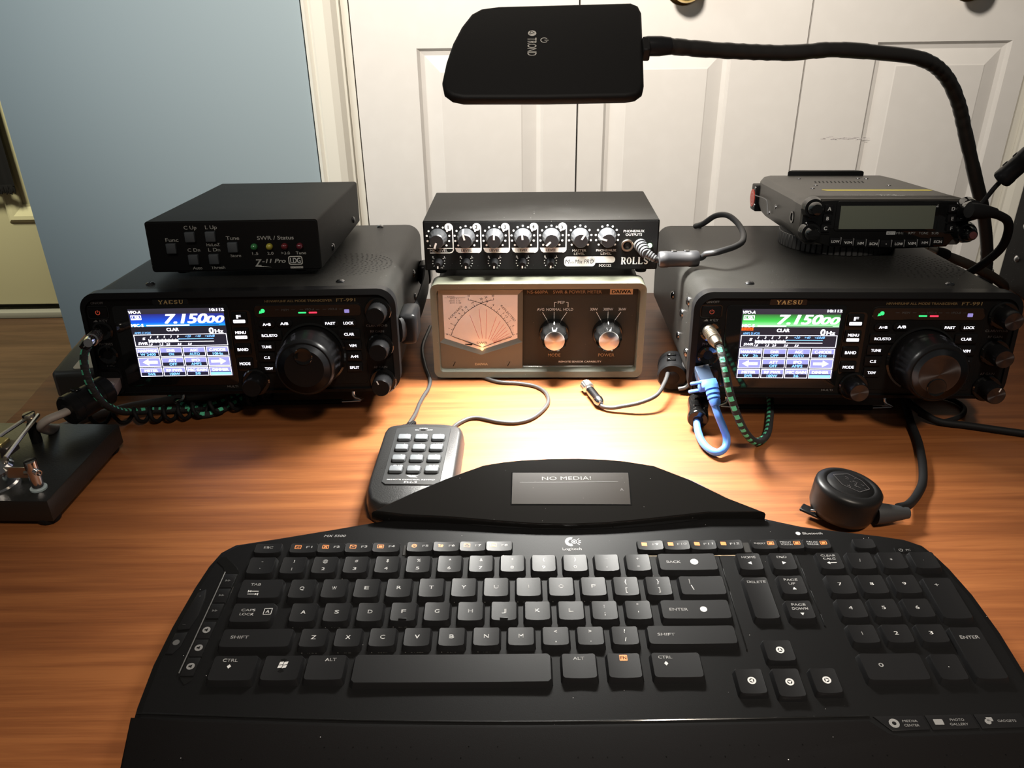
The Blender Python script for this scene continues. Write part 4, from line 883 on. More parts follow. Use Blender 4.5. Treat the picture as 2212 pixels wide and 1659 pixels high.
key(145.6, 163.3, *B5, legends=(('ALT', 0, 4.8, 1.9, 6),))
fk_ = key(169.8, 186.8, *B5, legends=(), orange=(lambda m, fn, cx, cy: m.flat(rr(cx - 2.1, cx + 2.1, cy + 3, cy + 6.8, .3, 2), fn),))
_m = MB(); _m.text('FN', lambda u, v: (u, v, -.52), 0, 0, 1.9, 3.2, bold=.02); _o = _m.build('lettering', BLK, fk_); _o.location = Vector(((169.8 + 186.8) / 2 - fk_.location.x / S, (-46.5 - 31) / 2 + 4.9 - fk_.location.y / S, 0)) * S
key(193.4, 218.8, *B5, legends=(('CTRL', -5.6, 5, 1.9, 7.4), dia2(-5.6)))
tri = lambda dx, dy, s_, a: (lambda m, fn, cx, cy: m.flat([(cx + dx + s_ * cos(rad(a + k)), cy + dy + s_ * sin(rad(a + k))) for k in (0, 120, 240)], fn))
key(256, 269.6, *R1, legends=(('HOME', 0, 3.6, 1.8, 8.6), tri(0, -1.2, 1.5, 180))); key(276, 289.8, *R1, legends=(('END', 0, 3.6, 1.8, 6), tri(0, -1.2, 1.5, 0)))
key(255.4, 269, -7.6, 23.5, legends=(('DELETE', .3, 12, 1.8, 11),)); key(276, 290, *R2, legends=(('PAGE', 0, 4, 1.7, 8), ('UP', 0, 1, 1.7, 4), tri(.4, -3, 1.3, 90))); key(275, 289, -7.8, 5.2, legends=(('PAGE', 0, 3.6, 1.7, 8), ('DOWN', 0, .6, 1.7, 9), tri(.4, -3, 1.3, -90)))
def arrow(a):
    def f_(m, fn, cx, cy): arc(m, fn, cx + .6, cy + .3, 1.75, 0, 360, .9, 20); m.flat([(cx + .6 + 1.25 * cos(rad(a + k)), cy + .3 + 1.25 * sin(rad(a + k))) for k in (0, 120, 240)], fn)
    return f_
for x0, x1, y0, y1, a in ((255, 269.6, -36.4, -23, 90), (235.6, 249.2, -56.5, -41.5, 180), (255, 268.4, -58.5, -41.5, -90), (274.6, 287.6, -56.5, -41.5, 0)): key(x0, x1, y0, y1, legends=(arrow(a),), base=(x0 - 2, x1 + 2, y0 - 2.2, y1 + 1))
rows = ((R1, ('', '/', '*', '-')), (R2, '789'), (R3, '456'), (R4, '123')); X4 = (311.4, 330.0, 349.0, 368.2)
for (ya, yb), ks in rows:
    for c, s_ in zip(X4, ks):
        if not s_: key(c - 6.8, c + 6.6, ya, yb, legends=(('CLEAR', 0, 4.4, 1.5, 9), ('CALC', 0, 1.9, 1.5, 7.4), lambda m, fn, cx, cy: (bar(m, fn, cx - 1, cy - 1.6, cx + 3.4, cy - 1.6, .5), m.flat([(cx - 2.4, cy - 1.6), (cx - .6, cy - .4), (cx - .6, cy - 2.8)], fn))))
        else: key(c - 7.1, c + 7.1, ya, yb, legends=((s_, -.6, .4, 2.3 if s_ != '-' else 1.4, 2.2 if s_.isdigit() and s_ != '1' else None),))
key(360.4, 376.0, -8.6, 21.8, legends=(('+', -1.5, 10, 2.6, 2.6),)); key(359.4, 375.4, -48.6, -15, legends=(('ENTER', .4, 10, 2.0, 10.4),))
key(303.6, 335.4, -49, -32.4, legends=(('0', -6.5, 1, 2.4, 2.5),)); key(341, 355, -49, -33, legends=(('.', 0, 1, 2.4, None),))
# function row: low flat keys
def icon(k):
    def f_(m, fn, cx, cy):
        u = cx - 3.6; v = cy + .8
        if k in 'ABCD': m.flat(rr(u - 1.7, u + 1.7, v - 1.5, v + 1.5, .2, 2), fn)
        elif k == 'o': arc(m, fn, u, v, 1.3, 0, 360, .7, 14); bar(m, fn, u - 1.7, v - .8, u + 1.7, v + .9, .4)
        elif k == 'h': m.flat(circ(u - .8, v + .5, .8, 10), fn); m.flat(circ(u + .9, v + .2, .9, 10), fn); bar(m, fn, u - 1.3, v - 1, u + 1.3, v - 1, .8)
        else:
            for a in ((-1.8, -1.4, 1.8, -1.4), (-1.8, 1.4, 1.8, 1.4), (-1.8, -1.4, -1.8, 1.4), (1.8, -1.4, 1.8, 1.4)): bar(m, fn, u + a[0], v + a[1], u + a[2], v + a[3], .4)
            if k == 'w': m.text('W', fn, u, v, 1.7, 2.4)
            elif k == 'x': bar(m, fn, u - 1, v - 1, u + 1, v + 1, .6); bar(m, fn, u - 1, v + 1, u + 1, v - 1, .6)
            elif k == 'm': bar(m, fn, u - 1.6, v + 1.2, u, v, .4); bar(m, fn, u, v, u + 1.6, v + 1.2, .4)
            else: m.flat(rr(u - 1.1, u + 1.1, v - .9, v + .7, .1, 1), fn)
    return f_
def fkey(x0, x1, s_, ic=None, two=None, y=(47.6, 55.6)):
    wd = x1 - x0 - .7; lg = []
    if two: lg = [(two[0], -2.2 if ic else 0, 1.7, 1.4, 7.2), (two[1], -2.2 if ic else 0, -.3, 1.4, 7.2)]
    elif s_: lg = [(s_, (3.4 if ic else 0), .8, 1.7, min(8, 1.9 * len(s_)))]
    og = ()
    if ic:
        if two or len(s_) > 3 and s_ == 'INSERT': lg = [(l[0], -2.4, l[2], 1.4, 7.2) for l in lg]; og = (lambda m, fn, cx, cy: icon(ic)(m, lambda u, v: fn(u + 7.8, v), cx, cy),)
        else: og = (icon(ic),)
    return key(x0 + .35, x1 - .35, y[0] + .6, y[1] + .6, legends=lg, base=(x0 + .1, x1 - .1, y[0] - 1.4, y[1] + 1), orange=og, lowz=-.8)
fkey(-42, -25.2, 'ESC')
for i, k in enumerate('wxmc'): fkey(-20 + i * 17.2, -20 + (i + 1) * 17.2, 'F%d' % (i + 1), k)
for i, k in enumerate('ohms'): fkey(53 + i * 16.5, 53 + (i + 1) * 16.5, 'F%d' % (i + 5), k, y=(47.8, 56))
for i, k in enumerate('ABCD'): fkey(196.6 + i * 16.4, 196.6 + (i + 1) * 16.4, 'F%d' % (i + 9), k)
fkey(267.4, 283.6, 'INSERT', 's'); fkey(283.6, 300, '', 's', ('PRINT', 'SCREEN')); fkey(300, 316.6, '', 's', ('PAUSE', 'BREAK')); fkey(331, 344, '', None)
MB().prism(rr(355.5, 367.5, 45.8, 50.6, .8, 3), 'xy', -3.8, -3.2, .2, 1).build('standby_key', BLKG, t)
m = MB(); power_symbol(m, face_z(-3.1), 359, 48, 1.1, .35); m.text('PC', face_z(-3.1), 363.6, 48, 1.4, 2.8); m.build('lettering', MGREY, t)
# deck print
m = MB(); fz = face_z(-3.5)
m.text('MX 5500', fz, 5.5, 65.3, 1.9, 14, bold=.02, shear=.25); m.text('Bluetooth', fz, 309.5, 64.0, 2.0, 12.5, bold=.02); m.flat(circ(300.4, 64.0, 1.5, 14), fz)
lx, ly = 156.4, 58.2
arc(m, fz, lx - .6, ly, 2.6, 70, 290, 2.0, 18, 2.9); m.flat(circ(lx + 1.6, ly, .75, 12), fz); arc(m, fz, lx + 1.6, ly, 1.6, 0, 360, .4, 16)
for a in (-40, -12, 12, 40): bar(m, fz, lx + 1.6 + 2.6 * cos(rad(a)), ly + 2.6 * sin(rad(a)), lx + 1.6 + 4.2 * cos(rad(a)), ly + 4.2 * sin(rad(a)), .5)
m.text('Logitech', fz, 156.2, 51.8, 2.2, 12, bold=.02); m.build('lettering', KLG, t)
m = MB(); bar(m, fz, 198, 46.6 - 1.6, 221.5, 45.0, .35); bar(m, fz, 240, 45.0, 262, 45.0, .35); m.text('FAVORITES', fz, 230.6, 45.1, 1.3, 16); m.build('lettering', TANP, t)
# rim round the key block and its bright right edge
for x_, y_ in ((246, -27), (293.3, -11)): MB().tube([(x_, 44, -3.3), (x_, y_, -3.3)], .45, 6, 1).build('well_rim', BLKG, t)
MB().box(-14.2, -9.4, -10.5, 7, -9, -4.2, .4, 1).build('filler_plate', KWELL, t)
for a, b in ((50.6, 53), (262.6, 267)): MB().box(a, b, 47, 56, -6, -3.2, .3, 1).build('filler_plate', KWELL, t)
# left media strip
strip = [(-58.5, 47), (-49.5, 38), (-46.4, 33), (-47.2, 10), (-49.2, -28), (-49.6, -44), (-53, -47), (-57.5, -42), (-57.0, -10), (-55.6, 18), (-55.2, 33), (-58, 38), (-63.5, 43), (-62, 47)]
MB().prism(strip, 'xy', -6, -3.1, .3, 1).build('media_strip', BLKG, t)
my = [(31.5, 20.5), (19.8, 8.8), (8.1, -2.9), (-5.4, -17.4), (-17.9, -29.6), (-30.1, -42)]
for i, (a, b) in enumerate(my):
    xa = -54.6 - .028 * (31 - a); xb = -47.4 - .030 * (31 - a) * 1.0; xc = -54.6 - .028 * (31 - b); xd = -47.4 - .03 * (31 - b)
    k = MB().prism([(xc, b), (xd, b), (xb, a), (xa, a)], 'xy', -4, -2.3, .4, 2).build('media_key', BLKS, t)
    m = MB(); cx, cy = (xa + xd) / 2, (a + b) / 2; fn = face_z(-2.2)
    if i >= 3: m.flat(circ(cx, cy, 2.2, 18), fn); q = MB(); q.flat([(cx - 1.1, cy - .5), (cx - 1.1, cy + .5), (cx - .3, cy + .5), (cx + .7, cy + 1.2), (cx + .7, cy - 1.2), (cx - .3, cy - .5)], face_z(-2.1)); m.build('lettering', MGREY, k); q.build('speaker_symbol', BLK, k)
    else: m.flat([(cx - 1.6, cy - .9), (cx - 1.6, cy + .9), (cx, cy)], fn); m.flat([(cx, cy - .9), (cx, cy + .9), (cx + 1.6, cy)], fn); m.build('lettering', DGREY, k)
MB().tube([(-55.3, 33.5, -2.8), (-55.6, 20, -2.6), (-56.8, -10, -2.6), (-58, -40, -2.8)], .35, 6, 3).build('strip_highlight', M('strip_highlight_grey', (.10, .10, .10), .15), t)  # lighter line along the media strip, its edge highlight put into the colour
zr = MB().prism([(-66.5, 17), (-62.5, 20), (-61.2, 14), (-60.4, 0), (-62.4, -10), (-69, -11), (-69.6, -8), (-68.2, 6)], 'xy', -6, -2.6, .8, 2).build('zoom_rocker', BLKS, t)
m = MB(); m.text('+', face_z(-2.5), -64.2, 14, 1.4, 1.6); m.text('-', face_z(-2.5), -66.4, -7, 1.0, 1.8); m.build('lettering', DGREY, zr)
zk = MB().prism([(-69.6, -13), (-62.6, -12), (-63.2, -22), (-66, -27), (-70, -27)], 'xy', -6, -2.9, .6, 2).build('zoom_key', BLKS, t)
MB().flat(circ(-66.6, -19.5, 1.9, 16), face_z(-2.8)).build('lettering', DGREY, zk)
# palm rest
def pz(x, y): return -3.2 - max(0, (-y - 66)) * .02
palm = [(-73.6, -66), (-40, -68), (40, -71.3), (125, -72.6), (200, -72), (280, -70.5), (296, -70.5), (303, -77.6), (309, -79.2), (372, -77.4), (386.0, -76), (383, -92), (376, -118), (364, -140), (330, -150), (240, -155), (156, -156), (60, -154), (-30, -148), (-50, -138), (-60, -121), (-68.5, -90)]
MB().prism(palm, 'xy', -5.5, -2.6, 1.6, 3).build('palm_rest', PALM, t)
m = MB(); P_ = smooth([(-71.4, -63.8, -3.3), (40, -68.6, -3.3), (125, -70.2, -3.3), (210, -69.4, -3.3), (297, -68.2, -3.3)], 6); m.tube([tuple(p) for p in P_], .5, 6, 1); m.build('palm_groove', BLKG, t)
mx = [(298.6, 323.2), (324.4, 347.6), (348.8, 372.5)]
for i, (a, b) in enumerate(mx):
    pts = [(a, -68.6 + .02 * (a - 298)), (b, -68.6 + .02 * (b - 298)), (b + .6, -76.6 + .02 * (b - 298)), (a + (6.5 if i == 0 else .6), -76.8 + .02 * (a - 298))]
    k = MB().prism(pts, 'xy', -5, -2.9, .5, 2).build('shortcut_key', BLKS, t); m = MB(); fn = face_z(-2.8); cy = -72.6 + .02 * (a - 298)
    if i == 0: arc(m, fn, a + 9, cy, 1.8, 0, 360, 1.5, 18); [m.text(s_, fn, a + 17.2, cy + d, 1.3, 7.4) for s_, d in (('MEDIA', 1.2), ('CENTER', -1.2))]
    elif i == 1: m.flat(rr(a + 3, a + 7.6, cy - 1.5, cy + 1.6, .3, 2), fn); [m.text(s_, fn, a + 14.8, cy + d, 1.3, w2) for s_, d, w2 in (('PHOTO', 1.2, 7), ('GALLERY', -1.2, 9))]
    else: m.flat(circ(a + 5.2, cy - .4, 1.6, 8), fn); m.flat(rr(a + 5, a + 8, cy - .2, cy + 2, .2, 2), fn); m.text('GADGETS', fn, a + 14.6, cy, 1.3, 9)
    m.build('lettering', MGREY, k)
stuff_d = MB()
for i in range(220):
    x, y = RND.uniform(-60, 372), RND.uniform(-112, -84); stuff_d.flat(circ(round(x / 7) * 7 + 3.5 * (round(y / 6) % 2), round(y / 6) * 6, .35, 6), face_z(-2.45))
stuff(stuff_d.build('palm_dimples', BLKG, t))
# display hump
hump = [(27, 83.5), (49, 99.5), (73.2, 115), (98, 128.5), (112, 131.8), (125, 133.6), (145, 134.9), (165, 135), (184, 133.6), (197, 131.6), (217, 126.4), (240, 111.5), (262, 93), (283, 79.4), (246.9, 79.6), (225, 76.4), (203.2, 73.2), (180, 70.4), (157, 69.4), (134, 70.2), (112.4, 72.6), (75.7, 77.4), (45, 80)]
def HT(x, y, z=0.0): yt = 70 + (y - 70) / 1.15; return (x, yt, z + .165 * (yt - 70))
m = MB(); n = len(hump); cx, cy = 157, 98
def sc_(p, k): return cx + (p[0] - cx) * k, cy + (p[1] - cy) * k
r0 = [sc_(p, .975) for p in hump]; vs = [HT(x, y, .9) for x, y in r0] + [HT(x, y, 0.2) for x, y in [sc_(p, .992) for p in hump]] + [HT(x, y, -1.4) for x, y in hump] + [HT(x, y - (3 if y > 85 else 0), -6) for x, y in hump] + [(cx + (x - cx) * .86, cy + (y - cy) * .7, desk_z(cy + (y - cy) * .7, 1.0)) for x, y in hump]
fs = [tuple(range(n))]
for k in range(4):
    for i in range(n): j = (i + 1) % n; fs.append((k * n + i, k * n + j, (k + 1) * n + j, (k + 1) * n + i))
m.add(vs, fs); hp = m.build('display_hump', BLKGD, t, 30)
scr = [(119.2, 119.6), (197.6, 118.6), (196.2, 87.4), (118.6, 88.6)]
DSP = M('dark_lcd_glass', (.022, .018, .015), .22, dust=.06, dscale=700)
DF = MB(); DF.prism([(118.2, 120.6), (198.6, 119.6), (197.2, 86.4), (117.6, 87.6)], 'xy', .6, 1.1, .3, 1)
for q_ in (DF,): q_.v = [HT(*p) for p in q_.v]
DF.build('display_frame', BLKG, hp)
DG = MB(); DG.prism(scr, 'xy', 1.0, 1.25); DG.v = [HT(*p) for p in DG.v]; ds = DG.build('display_glass', DSP, hp)
q = MB(); q.text('NO MEDIA!', face_z(1.35), 155.5, 113.2, 4.0, 34); 
m = MB(); m.text('NO MEDIA!', face_z(1.35), 155.5, 113.4, 3.6, 33); bar(m, face_z(1.35), 124, 109.6, 190, 109.4, .25); m.text('A', face_z(1.35), 191.8, 101.6, 2.6, 2.4); m.v = [HT(*p) for p in m.v]; m.build('lettering', M('faint_lcd_print', (.040, .034, .030), .4), ds)
# glossy strip below the hump with the two page keys
def sy(x): return 69.0 + .00118 * (x - 157) ** 2
for a, b, nm in ((62, 130.6, 'gloss_strip'), (131.2, 156.6, 'page_key'), (157.4, 183.2, 'page_key'), (183.8, 250, 'gloss_strip')):
    N_ = 8; pts = [(a + (b - a) * i / N_, sy(a + (b - a) * i / N_) + .3) for i in range(N_ + 1)]; up = [(x, min(y + 9.2, 81.5)) for x, y in pts]
    g = MB(); prof = [(0, -3.3), (.35, .2), (.62, 1.15), (.82, 1.25), (1, .7)]; vs = []
    for fr_, z in prof: vs += [(p[0], p[1] + (u2[1] - p[1]) * fr_, z) for p, u2 in zip(pts, up)]
    fs = []
    for k in range(4):
        for i in range(N_): A = k * (N_ + 1) + i; fs.append((A, A + 1, A + N_ + 2, A + N_ + 1))
    for e in (0, N_): fs.append(tuple(k * (N_ + 1) + e for k in range(5)))
    g.add(vs, fs); o = g.build(nm, BLKG, hp, 50)
    if nm == 'page_key': cxx = (a + b) / 2; m = MB(); s_ = 1 if a > 150 else -1; fn = face_z(1.45); ccx = cxx + s_ * 6; bar(m, fn, ccx, sy(ccx) + 8.6, ccx + s_ * 1.2, sy(ccx) + 7.6, .35); bar(m, fn, ccx + s_ * 1.2, sy(ccx) + 7.6, ccx, sy(ccx) + 6.8, .35); m.build('lettering', LGREY, o)

# ------------------------------------------------------------------ small keypad
t = thing('remote_keypad', 'small black wired keypad with twelve grey buttons, tucked behind the keyboard at left', 'keypad', (-72.5, 515, 0), -.035)
pts = [(-26, 54.5), (-16, 56.6), (0, 57.4), (16, 56.6), (26, 54.5), (30, 51), (31.5, 44), (31.5, -20), (30.5, -36), (27, -47), (20, -53), (0, -55.5), (-20, -53), (-27, -47), (-30.5, -36), (-31.5, -20), (-31.5, 44), (-30, 51)]
m = MB(); n = len(pts); lv = [(1.0, 1.5), (1.03, 8), (1.01, 15), (.955, 19.4), (.90, 20.4)]
vs = []
for k, z in lv: vs += [(x * k, (y - 1) * (1 - (1 - k) * .6) + 1, z - (1.5 if y < -40 and z > 14 else 0)) for x, y in pts]
fs = [tuple(range(n))]
for k in range(len(lv) - 1):
    for i in range(n): j = (i + 1) % n; fs.append((k * n + i, k * n + j, (k + 1) * n + j, (k + 1) * n + i))
fs.append(tuple((len(lv) - 1) * n + i for i in range(n)))
m.add(vs, fs); hb = m.build('housing', M('keypad_textured_black', (.016, .016, .016), .42, bump=.5, bscale=1500), t, 45)
pan = [(-21.6, 47), (-10, 49.2), (0, 49.8), (10, 49.2), (21.6, 47), (21.8, 44), (21.0, -28), (18.5, -31), (-18, -31), (-21, -28), (-21.8, 44)]
pp = MB().prism(pan, 'xy', 20.0, 20.75, .25, 1).build('keypad_panel', M('keypad_panel_grey', (.022, .023, .024), .34), t)
BG = M('rubber_button_grey', (.105, .115, .125), .55)
m = MB(); f = face_z(20.85); names = ['1', '2', '3', '4', '5', 'MEM', '<', '^', '>', 'P/B', 'v', 'DEC']
for i, s_ in enumerate(names):
    x = -13.2 + 13.2 * (i % 3) + .2; y = 31.0 - 14.9 * (i // 3)
    MB().prism(rr(x - 4.9, x + 4.9, y - 3.7, y + 3.7, 1.5, 4), 'xy', 20.5, 23.2, .9, 3).build('button', BG, t)
    MB().frame(rr(x - 5.6, x + 5.6, y - 4.4, y + 4.4, 2, 3), rr(x - 4.95, x + 4.95, y - 3.75, y + 3.75, 1.5, 3), 'xy', 20.7, 21.0).build('button_recess', BLK, t)
    if s_ in '<>^v': a = {'<': 180, '>': 0, '^': 90, 'v': -90}[s_]; m.flat([(x + .9 + 1.1 * cos(rad(a + k)), y + 6.4 + 1.1 * sin(rad(a + k))) for k in (0, 120, 240)], f)
    else: m.text(s_, f, x + .9, y + 6.4, 1.9, 2.4 * len(s_) if len(s_) > 1 else None)
m.text('ON', f, -4.9, 44.2, 1.5, 3); m.text('OFF', f, 5.3, 44.2, 1.5, 4.2); m.text('LOCK', f, .2, 46.9, 1.4, 6.6); m.text('REMOTE CONTROL KEYPAD', f, -.2, -25.4, 1.35, 34.5); m.text('FH-2', f, 0, -28.6, 2.1, 9.4)
m.flat([(-4.6, -19.6), (-1.2, -19.6), (1.2, -22.4), (-1.0, -22.4)], f); m.flat([(-.2, -19.6), (4.8, -20.4), (1.6, -20.8), (4.2, -22.6), (.6, -22.4)], f); m.build('lettering', M('keypad_print', (.6, .6, .6), .5), pp)
MB().box(-1.9, 1.9, 43.2, 45.4, 20.6, 21.1, .2, 1).build('lock_slider', BLK, pp)
bt = MB(); gx, gy = -20.4, 57
def boot(mb, p0, p1, r0, r1, nr=7, core=.0):
    p0, p1 = Vector(p0), Vector(p1); L = (p1 - p0).length; pr = []
    for i in range(nr): a = i / nr; b = (i + .55) / nr; ra = r0 + (r1 - r0) * a; pr += [(ra, a * L), (ra, b * L), (ra * .8, b * L + .05), (ra * .8, (i + 1) / nr * L)]
    mb.lathe(p0, p1 - p0, pr, 20); return mb
boot(bt, (-21.5, 54, 12), (-18.5, 68, 8), 4.4, 4.0, 5); boot(bt, (-18.5, 68, 8), (-13.6, 83.5, 4.4), 3.4, 2.3, 7); bt.build('plug_boot', RUB, t)

# ------------------------------------------------------------------ mobile radio on its ribbed disc
dsc = thing('ribbed_disc', 'round grey-black disc with ribbed rim between right transceiver and mobile radio', 'disc', (318.4, 771.2, 100.9), -.0436, rad(-5), 0, 1.12)
rp = []
for i in range(72): a = 2 * pi * i / 72; rp.append(((48 if i % 2 else 47) * cos(a), (48 if i % 2 else 47) * sin(a)))
MB().prism(circ(0, 0, 46.6, 72), 'xy', -.6, 12.6, 1.2, 2).build('core', RUB, dsc)
RIB = M('ribbed_rubber', (.035, .034, .033), .5, bump=.2)
for i in range(64):
    a = 2 * pi * i / 64; o = (MB().box(-2.05, 2.05, 46.0, 48.2, 0, 11.6, .5, 1).build('rib', RIB, dsc) if i == 0 else rib0.copy())
    if i == 0: rib0 = o
    else: COL.objects.link(o)
    o.parent = dsc; o.rotation_euler.z = a
t = thing('mobile_radio', 'compact black mobile radio with grey display and yellow stripe, on top of right transceiver', 'radio', (336.64, 713.55, 121.1), -.052, -.12, 0, 1.02)
prof = [(-73, 8), (-70, 1), (-66, -3), (66, -3), (70, 1), (73, 8), (73, 31), (69, 35.5), (62, 37), (-62, 37), (-69, 35.5), (-73, 31)]
MOB = M('mobile_radio_metal', (.060, .055, .047), .45, bump=.3, bscale=1300, dust=.05, dscale=400)
# body: front narrower at back on the right
bm = MB(); n = len(prof)
def sec(y, kx, kz0=0.0): return [(x * kx, y, max(z, -3 + kz0)) for x, z in prof]
secs = [sec(6, 1.0), sec(30, 1.0), sec(34, .985), sec(158, .97), sec(178, .93, 3)]
vs = [p for s_ in secs for p in s_]; fs = [tuple(range(n))]
for k in range(4):
    for i in range(n): j = (i + 1) % n; fs.append((k * n + i, k * n + j, (k + 1) * n + j, (k + 1) * n + i))
fs.append(tuple(4 * n + i for i in range(n))); bm.add(vs, fs); bm.build('case', MOB, t, 30)
hd = MB(); s2 = [sec(0, .985), sec(1.6, 1.005), sec(20, 1.005)]; vs = [p for s_ in s2 for p in s_]; fs = [tuple(range(n))]
for k in range(2):
    for i in range(n): j = (i + 1) % n; fs.append((k * n + i, k * n + j, (k + 1) * n + j, (k + 1) * n + i))
fs.append(tuple(2 * n + i for i in range(n))); hd.add(vs, fs); hd.build('control_head', MOB, t, 30)
fp = [(-72, 34), (-43, 35.6), (44, 35.6), (71, 34), (71, 4), (60, 2), (56, -4.6), (20, -6.4), (-20, -6.4), (-46, -4.6), (-60, 0), (-72, 4)]
MB().prism(fp, 'xz', 4, -1.2, .6, 2).build('front_panel', BLKG, t)
lw = MB().prism(rr(-44, 44.5, 9.2, 35.2, 2.5, 4), 'xz', 0, -2.2, .5, 2).build('display_window', BLKG, t)
MB().prism([(-40.2, 11), (41.2, 11.2), (40.6, 31.5), (-40.4, 31.2)], 'xz', -2, -2.45).build('lcd', M('mobile_lcd_grey_green', (.115, .125, .095), .16, spec=.8), lw)
for x, z, s_ in ((-50.4, 28.8, 'A'), (-51.0, 20.4, 'B'), (-51.8, 11.8, 'C'), (55.4, 28.8, 'D'), (56, 20.4, 'E'), (56.6, 12, 'F')):
    b = MB().prism(rr(x - 3.8, x + 3.8, z - 3.3, z + 3.3, .6, 2), 'xz', -1, -3.2, .5, 2).build('button', BLKS, t)
    m = MB(); m.text(s_, face_y(-3.3), x, z, 3.0, None, bold=.04); m.build('lettering', WHT, b); MB().box(x - 4.2, x + 4.2, -2.4, -1.2, z - 4.9, z - 4.4).build('button_divider', BLK, t)
for i, s_ in enumerate(('LOW', 'V/M', 'HM', 'SCN', '\u2022', 'LOW', 'V/M', 'HM', 'SCN')):
    x = -42 + 11.08 * i; z = .3 - 2.2 * (1 - ((x - 2.4) / 45) ** 2)
    b = MB().prism(rr(x - 4.5, x + 4.5, z - 2.9, z + 2.9, .5, 2), 'xz', -1, -3.4, .5, 2).build('button', BLKS, t)
    m = MB(); m.text(s_, face_y(-3.5), x + .3, z, 2.2, None if s_ == '\u2022' else min(7, 2.6 * len(s_)), bold=.04); m.build('lettering', WHT, b)
    MB().box(x + 5.0, x + 5.7, -2.6, -1.2, z - 3, z + 3.4, .2, 1).build('button_divider', MGREY if i < 8 else BLK, t)
m = MB(); f = face_y(-2.35); m.flat(rr(2.2, 10, 5.9, 9.0, .2, 1), face_y(-1.4)); f = face_y(-1.4)
for s_, x, w2 in (('MHz', 13.8, 6), ('RPT', 24.2, 6), ('TONE', 34.2, 8), ('SUB', 44.2, 6)): m.text(s_, f, x, 7.4, 2.0, w2, bold=.01)
m.build('lettering', LGREY, t); MB().text('KEY2', face_y(-1.5), 6.2, 7.4, 1.8, 6).build('lettering', BLK, t)
def mknob(x, z, top=None):
    o = MB().lathe((x, -1, z), (0, -1, 0), [(9.6, 0), (9.4, 2.5), (8.4, 6), (8.2, 7.5)], 40).build('outer_knob', BLKG, t); MB().lathe((x, -8.4, z), (0, -1, 0), [(6.6, 0), (6.2, 4), (5.0, 8), (4.4, 9.2), (.8, 9.6)], 32).build('inner_knob', top or BLKG, o)
    return o
mknob(-65, 29.8); mknob(-65.3, 8.4); mknob(68.6, 8.6); MB().lathe((68.6, -18, 8.6), (0, -1, 0), [(3.2, 0), (3, 1.2), (.5, 1.4)], 20).build('knob_tip', M('dull_red_tip', (.10, .03, .03), .5), t)
ml = MB().lathe((66.5, -1, 29.4), (0, -1, 0), [(9.4, 0), (9.2, 3), (8.4, 8)], 32).build('microphone_socket', BLKG, t)
m = MB(); fz2 = face_z(37.15); m.flat([(-40.3, 57.6), (-36, 52.4), (57, 51.8), (62, 56.0), (57.5, 60.4), (-38, 61)], fz2); yl = m.build('warning_stripe', M('yellow_label', (.80, .66, .06), .5), t)
m = MB(); m.text('TYT', fz2, 8, 23.4, 6.2, 18, bold=.05); m.text('QUAD BAND FM TRANSCEIVER', fz2, 0, 22.2, 1.6, 62); m.text('TH-9800', fz2, 10, 18.5, 2.2, 22); m.build('lettering', WHT, t)
for x, y in ((-36, 93), (-37, 148), (-46, 70), (36, 92), (34, 148), (26, 150)): MB().lathe((x * .97, y, 37), (0, 0, 1), [(2.2, 0), (2.0, .6), (.4, .9)], 14).build('screw', SCREWM, t)
m = MB()
for i in range(13):
    for k in range(3): m.flat([(-30 + i * 3.9 + k * 1.4 + p, 112 + k * 6 + q) for p, q in ((0, 0), (1.6, 0), (2.8, 4), (1.2, 4))], face_z(37.1))
stuff(m.build('vent_slots', M('vent_dark', (.008, .008, .007), .8), t))
MB().prism([(-40, 176), (-34, 186), (34, 186), (40, 176)], 'xy', 30, 42, 1.5, 2).build('fan_guard', BLK, t)
MB().box(-72, -60, 176, 196, -1, 27, 1.5, 2).build('rear_flange', BLK, t)
st = MB().prism(circ(188, 12, 9.5, 20), 'yz', -72.0, -72.6).build('red_sticker', M('red_sticker', (.75, .07, .04), .4), t)
m = MB(); [arc(m, lambda u, v: (-72.75, u, v), 188, 12, r_, 0, 360, .7, 16) for r_ in (3, 6.4)]; m.build('sticker_print', M('pale_sticker_print', (.85, .5, .45), .5), st)
m = MB(); m.tube([(-73.6, 172, 17), (-73.6, 128, 19), (-73.6, 118, 16), (-73.6, 112, 6)], .6, 8, 6); m.build('side_ridge', MGREY, t)
for y, z in ((184, 24), (96, 17), (118, 8), (182, 6)): MB().lathe((-72.6, y - 8, z), (-1, 0, 0), [(2.2, 0), (2, .7), (.4, 1)], 14).build('side_screw', SCREWM, t)
MB().lathe((-73, 26, 17), (-1, 0, 0), [(5.5, 0), (5.5, 1.0), (4, 1.0), (3.6, .2)], 18).build('side_button', BLKG, t)
MB().box(-28, 28, 40, 120, -4.4, -2.6, .5, 1).build('mount_pad', RUB, t)

